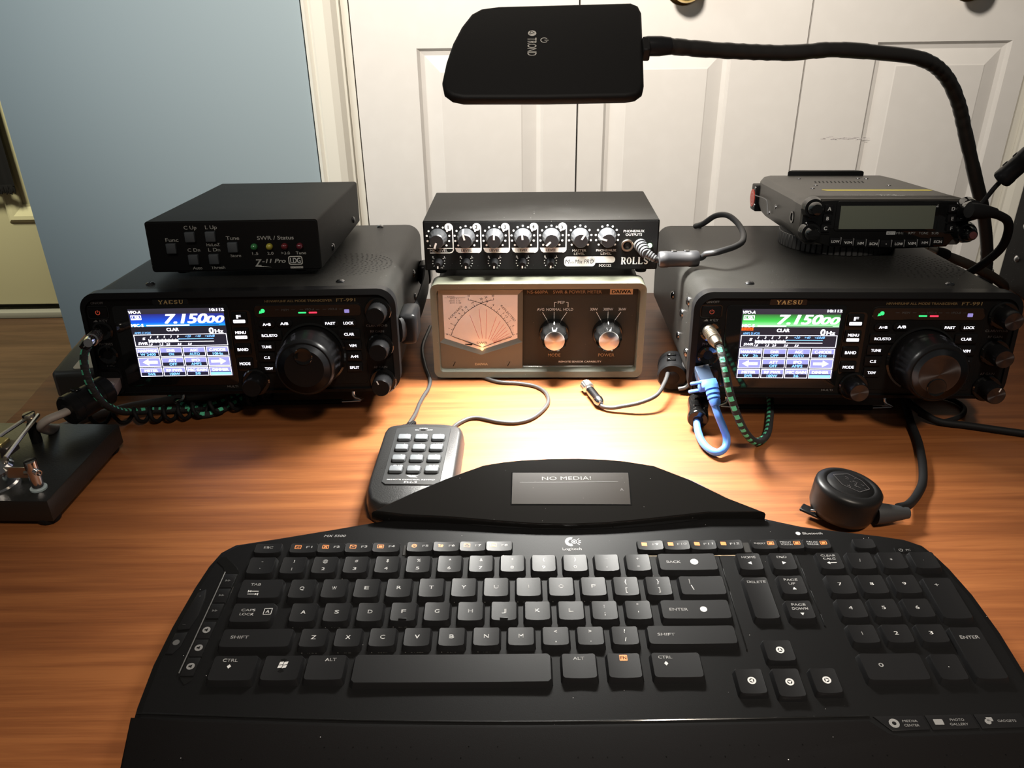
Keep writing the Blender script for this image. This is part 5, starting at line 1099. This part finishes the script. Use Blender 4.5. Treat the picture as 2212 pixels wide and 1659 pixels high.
# ------------------------------------------------------------------ desk lamp
t = thing('desk_lamp', 'black gooseneck lamp with flat tablet-like head hanging over the mixer', 'lamp', (30, 695, 287))
HEADM = M('lamp_head_matte_black', (.0035, .0032, .003), .6, bump=.15, bscale=1500, spec=.15)
head = thing('lamp_head_pivot', '', '', (0, 0, 0)); 
del head['label'], head['category']; bpy.data.objects.remove(head)
RH = Matrix.Rotation(rad(33), 4, 'X') @ Matrix.Rotation(rad(-1.5), 4, 'Z')
ho = [(70, 52), (-38, 47), (-52, 44), (-60, 37), (-67, 22), (-73, 2), (-77, -20), (-79, -42), (-77, -52), (-71, -58), (-62, -60.5), (0, -60), (60, -58), (68, -56), (73, -51), (74.5, -44), (76.5, 0), (78, 40), (76, 48)]
m = MB(); m.prism(ho, 'xy', -2.5, 6.5, 3.5, 4, both=True); hb = MB(); hb.v = [tuple(RH @ Vector(p)) for p in m.v]; hb.f = m.f; hb.uv = m.uv
hd = hb.build('lamp_head', HEADM, t, 40)
m = MB(); m.prism([(x * .86, y * .80) for x, y in ho], 'xy', -3.2, -2.3); q = MB(); q.v = [tuple(RH @ Vector(p)) for p in m.v]; q.f = m.f; q.uv = m.uv
q.build('light_panel', EM('lamp_panel_glow', (1, .98, .95), 3.0), hd)
fn = lambda u, v: tuple(RH @ Vector((u, v, 6.6)))
m = MB(); m.text('TROND', fn, -10.5, -3.5, 7.2, 21, rot=rad(-90)); m.flat(circ(-10.5, 12.4, 3.3, 22), fn); power_symbol(m, lambda u, v: fn(-1 + (v), 4.2 - u), 0, 0, 2.7, .7)
m.build('lettering', M('lamp_print', (.30, .28, .25), .5), hd)
m = MB(); bar(m, lambda u, v: tuple(RH @ Vector((u, v, 6.7))), -12.6, 11.2, -8.6, 12.6, .5); bar(m, lambda u, v: tuple(RH @ Vector((u, v, 6.7))), -12.6, 11.2, -11.4, 15, .5); bar(m, lambda u, v: tuple(RH @ Vector((u, v, 6.7))), -8.6, 12.6, -11.4, 15, .5); m.build('logo_lines', HEADM, hd)
O = Vector((30, 695, 287))
def rel(pts): return [tuple(Vector(p) - O) for p in pts]
goose = [(118, 701, 288.6), (131, 705, 288), (176, 720, 283), (235, 735, 279), (277, 745, 280), (321, 755, 276), (365, 770, 269), (396, 785, 254), (422, 800, 228), (442, 810, 196), (467, 820, 153), (491, 830, 112), (511, 840, 69), (520, 845, 38)]
MB().tube(rel(goose), 6.3, 16, 16, rfun=lambda L: 6.5 if int(L / 1.5) % 2 else 6.15).build('gooseneck', M('gooseneck_black', (.012, .011, .010), .35), t)
MB().box(76, 82, -7.5, 7.5, -4, 7.5, 1, 1, RH).build('neck_socket', HEADM, t)
MB().lathe(Vector((108, 699, 289)) - O, (1, .12, -.02), [(7.0, 0), (7.6, 3), (7.6, 14), (6.6, 22)], 20).build('neck_sleeve', BLKS, t)
MB().lathe(Vector((520, 845, 1)) - O, (0, 0, 1), [(15, 0), (15, 12), (11, 18), (8, 34), (6.8, 44)], 24).build('clamp_stem', BLKS, t)
MB().box(495 - 30, 545 - 30, 822 - 695, 905 - 695, .4 - 287, 9 - 287, 2, 2).build('clamp_plate', BLK, t)
MB().box(500 - 30, 540 - 30, 907 - 695, 913 - 695, -60 - 287, 9 - 287, 1, 1).build('clamp_back', BLK, t)

# ------------------------------------------------------------------ cables and plugs
GC = braid('green_flecked_black_braid', (.012, .012, .012), (.10, .62, .36), 7.5, .5, .06)
def cable(name, label, cat, pts, r, mat=RUB, segs=12, sub=10, **k):
    o = MB().tube(pts, r, segs, sub, **k).build(name, mat, None, 60); return tag(o, label, cat)
# left braided cord with metal plug
t = thing('braided_cord', 'black cord with green flecks plugged into left transceiver and curving across its front', 'cable', (0, 0, 0))
MB().tube([(-332, 588, 88), (-335, 580, 80), (-333, 573, 68), (-330, 571, 54), (-328, 578, 38), (-329, 600, 19), (-326, 617, 9), (-311, 626, 5), (-288, 629, 4), (-272, 632, 4), (-259, 640, 4), (-246, 655, 4), (-233, 668, 4), (-215, 690, 4)], 3.1, 14, 12).build('braided_sleeve', GC, t, 60)
m = MB(); p0, p1 = Vector((-336.5, 612, 85)), Vector((-331, 586.5, 89.5)); pr = [(3.2, 0), (5.4, 4), (5.4, 6)]; L = (p1 - p0).length
for i in range(6): a = 7 + i * 2.6; pr += [(5.2, a), (5.2, a + 1.5), (4.4, a + 1.55), (4.4, a + 2.5)]
m.lathe(p0, p1 - p0, pr + [(4.6, 23.5), (4.3, 27), (3.4, 31)], 24); m.build('metal_plug', CHR, t)
MB().lathe(p1 - (p1 - p0).normalized() * 3, Vector((-3, -6, -3)), [(4.4, 0), (4.2, 4), (3.4, 9)], 18).build('plug_boot', BLKS, t)
cable('braided_cord', 'second black cord with green flecks lying on the desk under left transceiver', 'cable', [(-322, 690, 4), (-314, 663, 4), (-303, 648, 3.5), (-291, 637, 3.5), (-276, 622, 3.2), (-262, 622, 3.2), (-248, 640, 3.2), (-236, 662, 3.2)], 3.0, GC, 12, 10)
# right braided cord
t = thing('braided_cord', 'black cord with green flecks hanging from right transceiver down to the desk', 'cable', (0, 0, 0))
MB().tube([(158.5, 574, 86.5), (160, 566, 84), (162.5, 556, 73), (166, 549, 57), (173, 545, 38), (184, 551, 18), (196, 560, 5), (208, 573, 3.6), (219, 602, 3.4), (228, 633, 3.4), (233, 655, 3.4), (236, 690, 3.4)], 3.1, 14, 12).build('braided_sleeve', GC, t, 60)
p0, p1 = Vector((157.5, 600, 87)), Vector((158.4, 574, 87)); m = MB(); m.lathe(p0, p1 - p0, pr + [(4.6, 23.5), (4.3, 27), (3.4, 31)], 24); m.build('metal_plug', NICK, t)
# pale flat cable through the snap ferrite
PALE = M('pale_grey_cable_jacket', (.34, .30, .27), .5, bump=.1)
t = thing('microphone_cable', 'pale grey cable running from left transceiver socket towards the brass and chrome key', 'cable', (0, 0, 0))
MB().tube([(-336, 608, 40), (-334, 600, 43), (-340, 585, 44), (-344, 566, 43), (-349, 555, 43), (-358, 547, 41.5), (-364, 547, 36), (-366, 562, 24), (-372, 590, 11), (-368, 612, 5.5), (-350, 628, 4), (-336, 637, 3.6), (-307, 647, 3.6), (-284, 653, 3.6), (-265, 661, 3.6), (-250, 672, 3.6)], 4.2, 14, 10, flatten=.75).build('jacket', PALE, t, 60)
m = MB(); M4 = Matrix.Translation(Vector((-335.5, 607, 37))) @ Matrix.Rotation(rad(12), 4, 'X'); m.box(-6, 6, -9, 9, -4, 4.4, .8, 2, M4); m.build('modular_plug', M('clear_grey_plug', (.22, .17, .16), .2), t)
def ferrite(label, p0, p1, r, mat=None, cat='ferrite'):
    p0, p1 = Vector(p0), Vector(p1); L = (p1 - p0).length; ax = (p1 - p0).normalized()
    o = thing('ferrite_choke', label, cat, p0); m = MB()
    m.lathe((0, 0, 0), ax, [(r * .52, 0), (r * .90, .4), (r, 2), (r, L * .22), (r * .955, L * .24), (r * .955, L * .74), (r, L * .76), (r, L - 2), (r * .9, L - .4), (r * .52, L)], 26); m.build('housing', mat or BLKS, o, 35)
    up = Vector((0, 0, 1)); sd = ax.cross(up).normalized(); nn = sd.cross(ax)
    B = Matrix((( ax.x, sd.x, nn.x, 0), (ax.y, sd.y, nn.y, 0), (ax.z, sd.z, nn.z, 0), (0, 0, 0, 1)))
    for k in (.3, .62): q = MB(); q.box(L * k, L * (k + .14), -r * .45, r * .15, r * .86, r * 1.05, r * .05, 1, B); q.build('latch', BLKG, o)
    for e in (0, L): q = MB(); q.lathe(ax * (e if e == 0 else e), -ax if e == 0 else ax, [(r * .50, -.2), (r * .44, .25)], 20); q.build('cable_hole', RUB, o)
    return o
ferrite('black snap-on ferrite round the pale cable in front of left transceiver', (-349, 559, 42), (-330.5, 593, 44), 12.5)
# coiled cord and hand microphone
N_ = 11 * 14; base = smooth([(-364, 606, 9), (-324, 612, 8.5), (-297, 614, 8.5), (-271, 620, 8.5), (-240, 633, 8.5), (-215, 650, 8.5)], 40); pts = []
for i in range(N_ + 1):
    a = 2 * pi * i / 14; q = base[min(len(base) - 1, int(i / N_ * (len(base) - 1)))]; pts.append((q.x, q.y + 6.0 * cos(a), q.z + 6.0 * sin(a)))
cable('coiled_cord', 'black coiled microphone cord lying on the desk in front of left transceiver', 'cord', pts, 1.7, RUB, 8, 2)
t = thing('hand_microphone', 'black hand microphone with a pale label, lying beside left flank of left transceiver', 'microphone', (-390, 712, 0), .10)
hm = [(-32, -44), (-27, -50), (18, -51), (25, -47), (28, -38), (27, 30), (22, 48), (-24, 52), (-31, 44), (-33, 0)]
m = MB(); m.prism(hm, 'xy', 1, 26, 5, 4, mtx=Matrix.Rotation(rad(0), 4, 'X')); m.build('housing', M('microphone_textured_black', (.030, .032, .030), .5, bump=.5, bscale=1300), t)
MB().prism(rr(-14, 12, -44, -8, 4, 4), 'xy', 26, 26.8, .3, 1).build('label', M('pale_label', (.50, .46, .36), .5), t)
MB().lathe((14, -49, 12), (.5, -1, 0), [(5, -3), (5, 2), (3.4, 9), (2.0, 14)], 16).build('strain_relief', RUB, t)
# keypad leads
LEAD = M('dark_grey_lead', (.035, .034, .034), .42)
cable('keypad_lead', 'thin dark lead running from keypad plug up between left transceiver and power meter', 'cable', [(-87.5, 597, 4.6), (-84, 618, 3), (-82.5, 636, 2.2), (-80, 652, 1.9), (-77, 666, 1.9), (-77, 684, 1.9), (-84, 712, 3), (-90, 750, 5), (-86, 800, 6)], 1.75, LEAD)
cable('keypad_lead', 'thin dark lead looping across the lit desk from keypad to under power meter', 'cable', [(-56, 571, 9), (-53, 585, 4), (-45, 603, 1.8), (-32, 611, 1.8), (-11, 603, 1.8), (5, 602, 1.8), (19, 611, 1.8), (31, 633, 1.8), (31, 653, 1.8), (22, 667, 1.8), (6, 674, 1.8), (-16, 679, 1.8), (-40, 700, 1.8)], 1.75, LEAD)
# audio jack lead on the desk
t = thing('audio_jack_lead', 'short chrome jack plug and dark lead lying on the desk below power meter', 'plug', (0, 0, 0))
ax = Vector((77, 627.5, 5)) - Vector((67, 662, 5.4))
m = MB(); m.lathe((67, 662, 6.0), ax, [(4.6, 0), (5.4, .6), (5.4, 8.2), (4.4, 9.0), (3.2, 9.4), (3.2, 12)], 36, (.5, 8.3, .4)); m.build('knurled_collar', M('bright_nickel', (.82, .81, .78), .32, 1), t)
m = MB(); m.lathe(Vector((67, 662, 6.0)) + ax.normalized() * 11.5, ax, [(3.4, 0), (4.1, .8), (4.1, 19), (4.5, 19.2), (4.5, 21), (3.6, 24.5), (2.2, 26)], 28); m.build('plug_body', M('dark_chrome', (.42, .42, .44), .2, 1), t)
MB().tube([(76.4, 629, 4.6), (79, 624.5, 3.4), (86, 621, 4), (93, 620, 5.5), (110, 618.5, 10), (125, 624, 14), (134, 639, 17), (139.5, 653, 19), (143, 668, 19), (150, 690, 16)], 1.9, 12, 12).build('lead', LEAD, t, 60)
# ferrite beside right transceiver with turned cable
fr_ = ferrite('round black ferrite wrapped with cable, between power meter and right transceiver', (144.5, 655, 15), (150, 684, 16), 13.5)
for k in (0, 1, 2): MB().tube([(6 + k * 0, -3 + k * 3.6, -10), (13, -4 + k * 3.6, -7), (17, -2 + k * 3.6, 1), (13, 2 + k * 3.6, 8), (4, 6 + k * 3.6, 9)], 1.9, 8, 6).build('cable_turn', LEAD, fr_)
# blue patch cable
BLU = M('blue_patch_cable', (.085, .235, .72), .42)
t = thing('patch_cable', 'bright blue network cable plugged into right transceiver and looping back', 'cable', (0, 0, 0))
MB().tube([(160.5, 566, 36), (163, 560, 29), (167, 556.5, 20), (169.5, 554, 13), (168, 549, 7.5), (161.5, 544.5, 5.4), (156, 550, 4.6), (152.5, 562, 4.8), (152, 578, 7), (154, 592, 11)], 3.0, 14, 12).build('jacket', BLU, t, 60)
m = MB(); M5 = Matrix.Translation(Vector((157, 589, 47))) @ Matrix.Rotation(rad(28), 4, 'X') @ Matrix.Rotation(rad(10), 4, 'Z')
m.box(-6, 6, -4, 12, -4, 4, .5, 1, M5); m.build('modular_plug', M('clear_modular_plug', (.05, .07, .11), .15), t)
m = MB(); m.box(-7.2, 7.2, -9, -2.5, -4.6, 5, 1.2, 2, M5); m.box(-7.0, 3.6, -11, -5, 3.6, 6.0, 1.0, 2, M5); m.box(-15.5, -5.5, -6.5, -3.8, 3.9, 6.4, 1.1, 2, M5); m.box(-15.5, -5, -7.6, -4.8, -6.0, -3.4, 1.1, 2, M5)
m.lathe((160, 572, 42.5), Vector((1.4, -10, -9)), [(5.6, -7), (5.6, -4), (4.6, -3.8), (4.6, -2.6), (5.4, -2.4), (5.4, 0), (4.4, .2), (4.4, 1.4), (5.0, 1.6), (5.0, 3.6), (4.2, 3.8), (4.2, 5), (4.6, 5.2), (4.2, 8), (3.4, 10)], 24); m.build('plug_boot', BLU, t, 35)
ferrite('small black ferrite on the blue cable under the corner of right transceiver', (153.6, 586, 10.5), (160, 616, 13.5), 8.8, BLKG)
# mixer headphone lead
t = thing('headphone_lead', 'dark grey lead with ribbed boot plugged into the mixer, looping over right transceiver', 'cable', (0, 0, 0))
m = MB(); boot(m, (116, 704, 124), (119.5, 685, 121.5), 5.8, 5.0, 4); boot(m, (119.5, 686, 121.6), (127, 682.5, 117.4), 4.4, 3.2, 4); m.build('plug_boot', RUBG, t)
MB().tube([(126.5, 682.6, 117.6), (131, 683.5, 116.6), (164, 684.5, 117.2), (170, 680, 122.5), (177, 676, 125), (187, 682, 125.4), (198, 692, 125), (208, 706, 125), (213, 724, 127), (212, 742, 131), (206, 758, 134), (198, 771, 130), (190, 783, 119), (186, 798, 112)], 2.7, 12, 12).build('jacket', M('grey_black_lead', (.020, .020, .021), .45), t, 60)
ferrite('dark ferrite on headphone lead in front of left rear corner of right transceiver', (129.5, 683.4, 117), (165, 684.5, 117), 7.2, M('ferrite_grey_plastic', (.022, .022, .024), .42))
# mobile radio microphone cord
t = thing('microphone_lead', 'thick black cord curving out of the right side of the mobile radio', 'cord', (0, 0, 0))
MB().lathe((400, 698, 152), Vector((-1, -8, 3.2)).normalized() * -1 * -1, [(8.6, -4), (8.6, 6), (8.0, 10), (5, 12)], 24).build('plug', BLKG, t)
m = MB(); m.lathe((399, 684, 156), Vector((7, 1, -1)), [(6.4, -8), (6.8, -2), (6.2, 6), (4.4, 16), (4.0, 18)], 20); m.build('elbow', RUB, t)
MB().tube([(414, 686, 153), (423, 690, 150), (435, 696, 143), (443, 704, 130), (447, 714, 113), (447, 730, 95), (444, 748, 77), (440, 768, 60), (438, 800, 45)], 3.8, 14, 10).build('jacket', RUB, t, 60)
# hanging ferrite at the right edge with its thin cable
ferrite('black ferrite hanging at far right, above the dark equipment case', (482, 800, 153), (497, 786, 183), 9.5)
cable('aerial_lead', 'thin black lead running down left from the hanging ferrite at far right', 'cable', [(505, 776, 200), (490, 793, 168), (480, 801, 148), (472, 806, 128), (462, 812, 112), (450, 822, 96), (440, 840, 80)], 2.3, RUB)
t = thing('coaxial_cable', 'black coaxial cable with a pale metal connector behind right transceiver', 'cable', (0, 0, 0))
MB().tube([(436, 801, 79), (450, 801, 75), (466, 801, 69), (487, 808, 59), (510, 818, 47), (532, 830, 33), (548, 850, 20)], 5.0, 14, 10).build('jacket', M('brown_black_jacket', (.030, .024, .018), .5), t, 60)
m = MB(); m.lathe((412, 800, 89), Vector((20, 1, -8)), [(6.4, 0), (6.4, 9), (5.6, 9.4), (5.6, 11), (7.0, 11.4), (7.0, 20), (6.2, 20.6), (6.2, 23), (5.4, 25)], 24); m.build('connector', M('pale_nickel', (.62, .55, .45), .3, 1), t)
MB().lathe((436, 801, 79.4), Vector((20, 1, -5)), [(6.6, -1), (6.6, 8), (5.6, 13)], 20).build('strain_relief', RUB, t)
# puck
t = thing('round_puck', 'squat round black puck with a crest embossed on its lid, behind the keyboard at right', 'puck', (228.5, 466, 3.6), 0, 0, rad(8.5))
MB().lathe((0, 0, 0), (0, 0, 1), [(17.5, 0), (20.5, 1.5), (22.2, 6), (22.6, 14), (22.9, 20), (22.6, 22.6), (21.2, 24.2), (18.4, 25.2), (16.8, 25.3), (16.2, 24.5), (15.6, 24.5), (15.2, 25.1), (8, 25.4), (.5, 25.5)], 64).build('housing', M('puck_satin_black', (.007, .0068, .007), .38, spec=.25), t, 60)
m = MB(); fz3 = face_z(25.75); cr_ = [(-10.5, 5.6), (-7, 10.2), (3.5, 11.4), (9.8, 4.6), (9.8, -4.2), (0, -2.4), (-8, 1)]
cr_ = [(-9.5, 8.6), (2.5, 11.6), (9.6, 4.4), (11.4, -5.2), (2.2, -10.4), (-7.2, -3.4)]
for i in range(6): a, b = cr_[i], cr_[(i + 1) % 6]; bar(m, fz3, *a, *b, .35)
for i in range(20): u, v = RND.uniform(-5.5, 8), RND.uniform(-6, 8); bar(m, fz3, u, v, u + RND.uniform(-1, 2), v - RND.uniform(.5, 2.4), .3)
stuff(m.build('embossed_crest', M('worn_emboss', (.075, .07, .07), .35), t))
m = MB(); m.lathe((21, -9, 9), Vector((1, .05, .12)), [(7.6, -2), (7.2, 4), (5.4, 14), (3.9, 22)], 20); m.build('strain_relief', RUBG, t)
m = MB(); M6 = Matrix.Translation(Vector((-19, -2, -1))) @ Matrix.Rotation(rad(-35), 4, 'Z'); m.box(-9, 8, -4.5, 4.5, -.5, 1.6, .6, 1, M6); m.build('mounting_tab', BLKS, t)
MB().tube([(-22.5, -3.8, 2.2), (-20, -5.6, 3.2), (-16, -8, 3.2), (-13.6, -7.6, 2.2)], .8, 8, 6).build('metal_loop', CHR, t)
cable('puck_lead', 'black cord running from the round puck back under right transceiver', 'cord', [(266, 460, 12), (275, 466, 9), (284, 476, 5.5), (293, 487, 3.6), (303, 501, 3.4), (312, 520, 3.4), (320, 541, 3.4), (327, 563, 3.4), (334, 592, 3.4), (341, 615, 3.4), (352, 650, 3.4), (364, 700, 3.4)], 3.2, RUB)
cable('power_lead', 'straight black cord running right across the desk from under right transceiver', 'cord', [(339, 630, 9.6), (342, 608, 9.4), (347, 596, 7.6), (358, 590, 3.6), (378, 584, 3.2), (400, 576, 3.2), (430, 566, 3.2), (480, 552, 3.2), (540, 540, 3.2)], 3.0, RUB)
cable('cord_loop', 'thin black cord loop lying on the desk below the dial of right transceiver', 'cord', [(346, 603, 4.2), (357, 592.5, 2.4), (372, 596, 2.3), (384, 604, 2.3), (391, 616, 2.3), (388, 630, 2.3), (374, 640, 2.3), (352, 648, 2.3)], 2.1, RUB)

# ------------------------------------------------------------------ equipment case at far right
t = thing('equipment_case', 'tall black steel equipment case at the right edge with screws along its side', 'case', (580, 600, 0))
MB().box(0, 180, 0, 318, 3, 160, 2.5, 2).build('case', BOXBLK, t)
for y, z in ((292, 40), (292, 78), (230, 120)): MB().lathe((0, y, z), (-1, 0, 0), [(4, 0), (3.8, 1), (2, 2.4), (.5, 2.8)], 16).build('screw', STEEL, t)
for x, y in ((20, 20), (160, 20), (20, 298), (160, 298)): MB().lathe((x, y, 3.2), (0, 0, -1), [(9, 0), (8, 3)], 16).build('foot', RUB, t)

# ------------------------------------------------------------------ morse key paddle at the left edge
t = thing('morse_key', 'chrome and brass morse key paddle on a heavy black base at left edge', 'morse key', (-383, 521, 0), -.02)
MB().prism([(-62, -50), (60, -52), (63, 54), (-62, 58)], 'xy', 4, 22, 1.2, 2, both=True).build('base', M('black_crackle_base', (.012, .012, .011), .32, bump=.3, bscale=500), t)
for x, y in ((52, -44), (54, 46), (-54, -42), (-54, 50)): MB().lathe((x, y, 4), (0, 0, -1), [(8, -1), (8, 2), (7, 3.9)], 20).build('foot', RUB, t)
px, py = 46.5, -37
m = MB(); m.lathe((px, py, 22), (0, 0, 1), [(3.9, 0), (3.9, 23), (3.7, 23.6), (.4, 23.6)], 28); tp = m.build('terminal_post', CHR, t)
q = MB(); q.box(-.55, .55, -4.2, 4.2, -7, .2, 0, 1, Matrix.Translation(Vector((px, py, 45.9))) @ Matrix.Rotation(rad(-40), 4, 'Z')); q.build('slot', RUB, tp)
q = MB(); q.lathe((px + 2.4, py - 1.6, 38), Vector((.8, -.55, 0)), [(2.3, 0), (2.3, 5.5), (1.7, 5.6), (1.7, 1)], 18, cap=False); q.build('thumb_screw', CHR, tp)
q = MB(); q.lathe((px, py, 22), (0, 0, 1), [(5.6, 0), (5.6, 1.3), (4, 1.3)], 28); q.build('washer', M('pale_blue_washer', (.35, .42, .43), .5), tp)
# arms meeting at the slotted screw
m = MB(); m.tube([(11, 30, 44), (5, 3, 44), (2, -22, 44)], 1.5, 8, 1); m.build('arm', NICK, t)
m = MB(); m.tube([(15, 32, 43), (21, -10, 43), (23, -28, 42)], 1.6, 8, 1); m.build('arm', NICK, t)
m = MB(); m.lathe((11, 27, 40), (0, 0, 1), [(2.6, -3), (2.6, 3), (4.6, 3.4), (4.6, 6.0), (4.0, 7), (.4, 7)], 26); ps = m.build('pivot_screw', NICK, t)
q = MB(); q.box(-.7, .7, -4.8, 4.8, -1.5, .15, 0, 1, Matrix.Translation(Vector((11, 27, 47))) @ Matrix.Rotation(rad(-25), 4, 'Z')); q.build('slot', RUB, ps)
MB().lathe((11, 27, 22), (0, 0, 1), [(4, 0), (4, 15), (2.6, 18)], 20).build('pillar', BLKS, t)
MB().box(2, 16, -14, -4, 38, 46, .6, 1, Matrix.Rotation(rad(-8), 4, 'Z')).build('brass_block', M('dull_brass', (.50, .42, .18), .38, 1), t)
MB().box(15, 22, -16, -4, 37, 44, .6, 1, Matrix.Rotation(rad(-8), 4, 'Z')).build('clamp_block', M('dark_nickel', (.16, .14, .13), .35, 1), t)
m = MB(); m.lathe((12, -33, 22), (0, 0, 1), [(17, 0), (17, 2), (15.5, 3), (15.5, 12), (16.4, 13), (16.4, 15), (14, 17.4), (9, 18), (.4, 18)], 40); wl = m.build('contact_wheel', CHR, t)
for a in (20, 95, 170, 245, 320): q = MB(); q.lathe((12 + 11 * cos(rad(a)), -33 + 11 * sin(rad(a)), 39.6), (0, 0, 1), [(1.7, 0), (1.6, 1.1), (.4, 1.6)], 12); q.build('wheel_screw', NICK, wl)
m = MB(); m.box(24, 42, -.45, .45, -4.5, 4.5, .2, 1, Matrix.Translation(Vector((0, -36, 35))) @ Matrix.Rotation(rad(0), 4, 'Z')); m.build('contact_spring', NICK, t)
MB().lathe((39.5, -36, 35), (1, 0, 0), [(1.8, 0), (1.8, 5), (.4, 5)], 14).build('contact_pin', NICK, t)
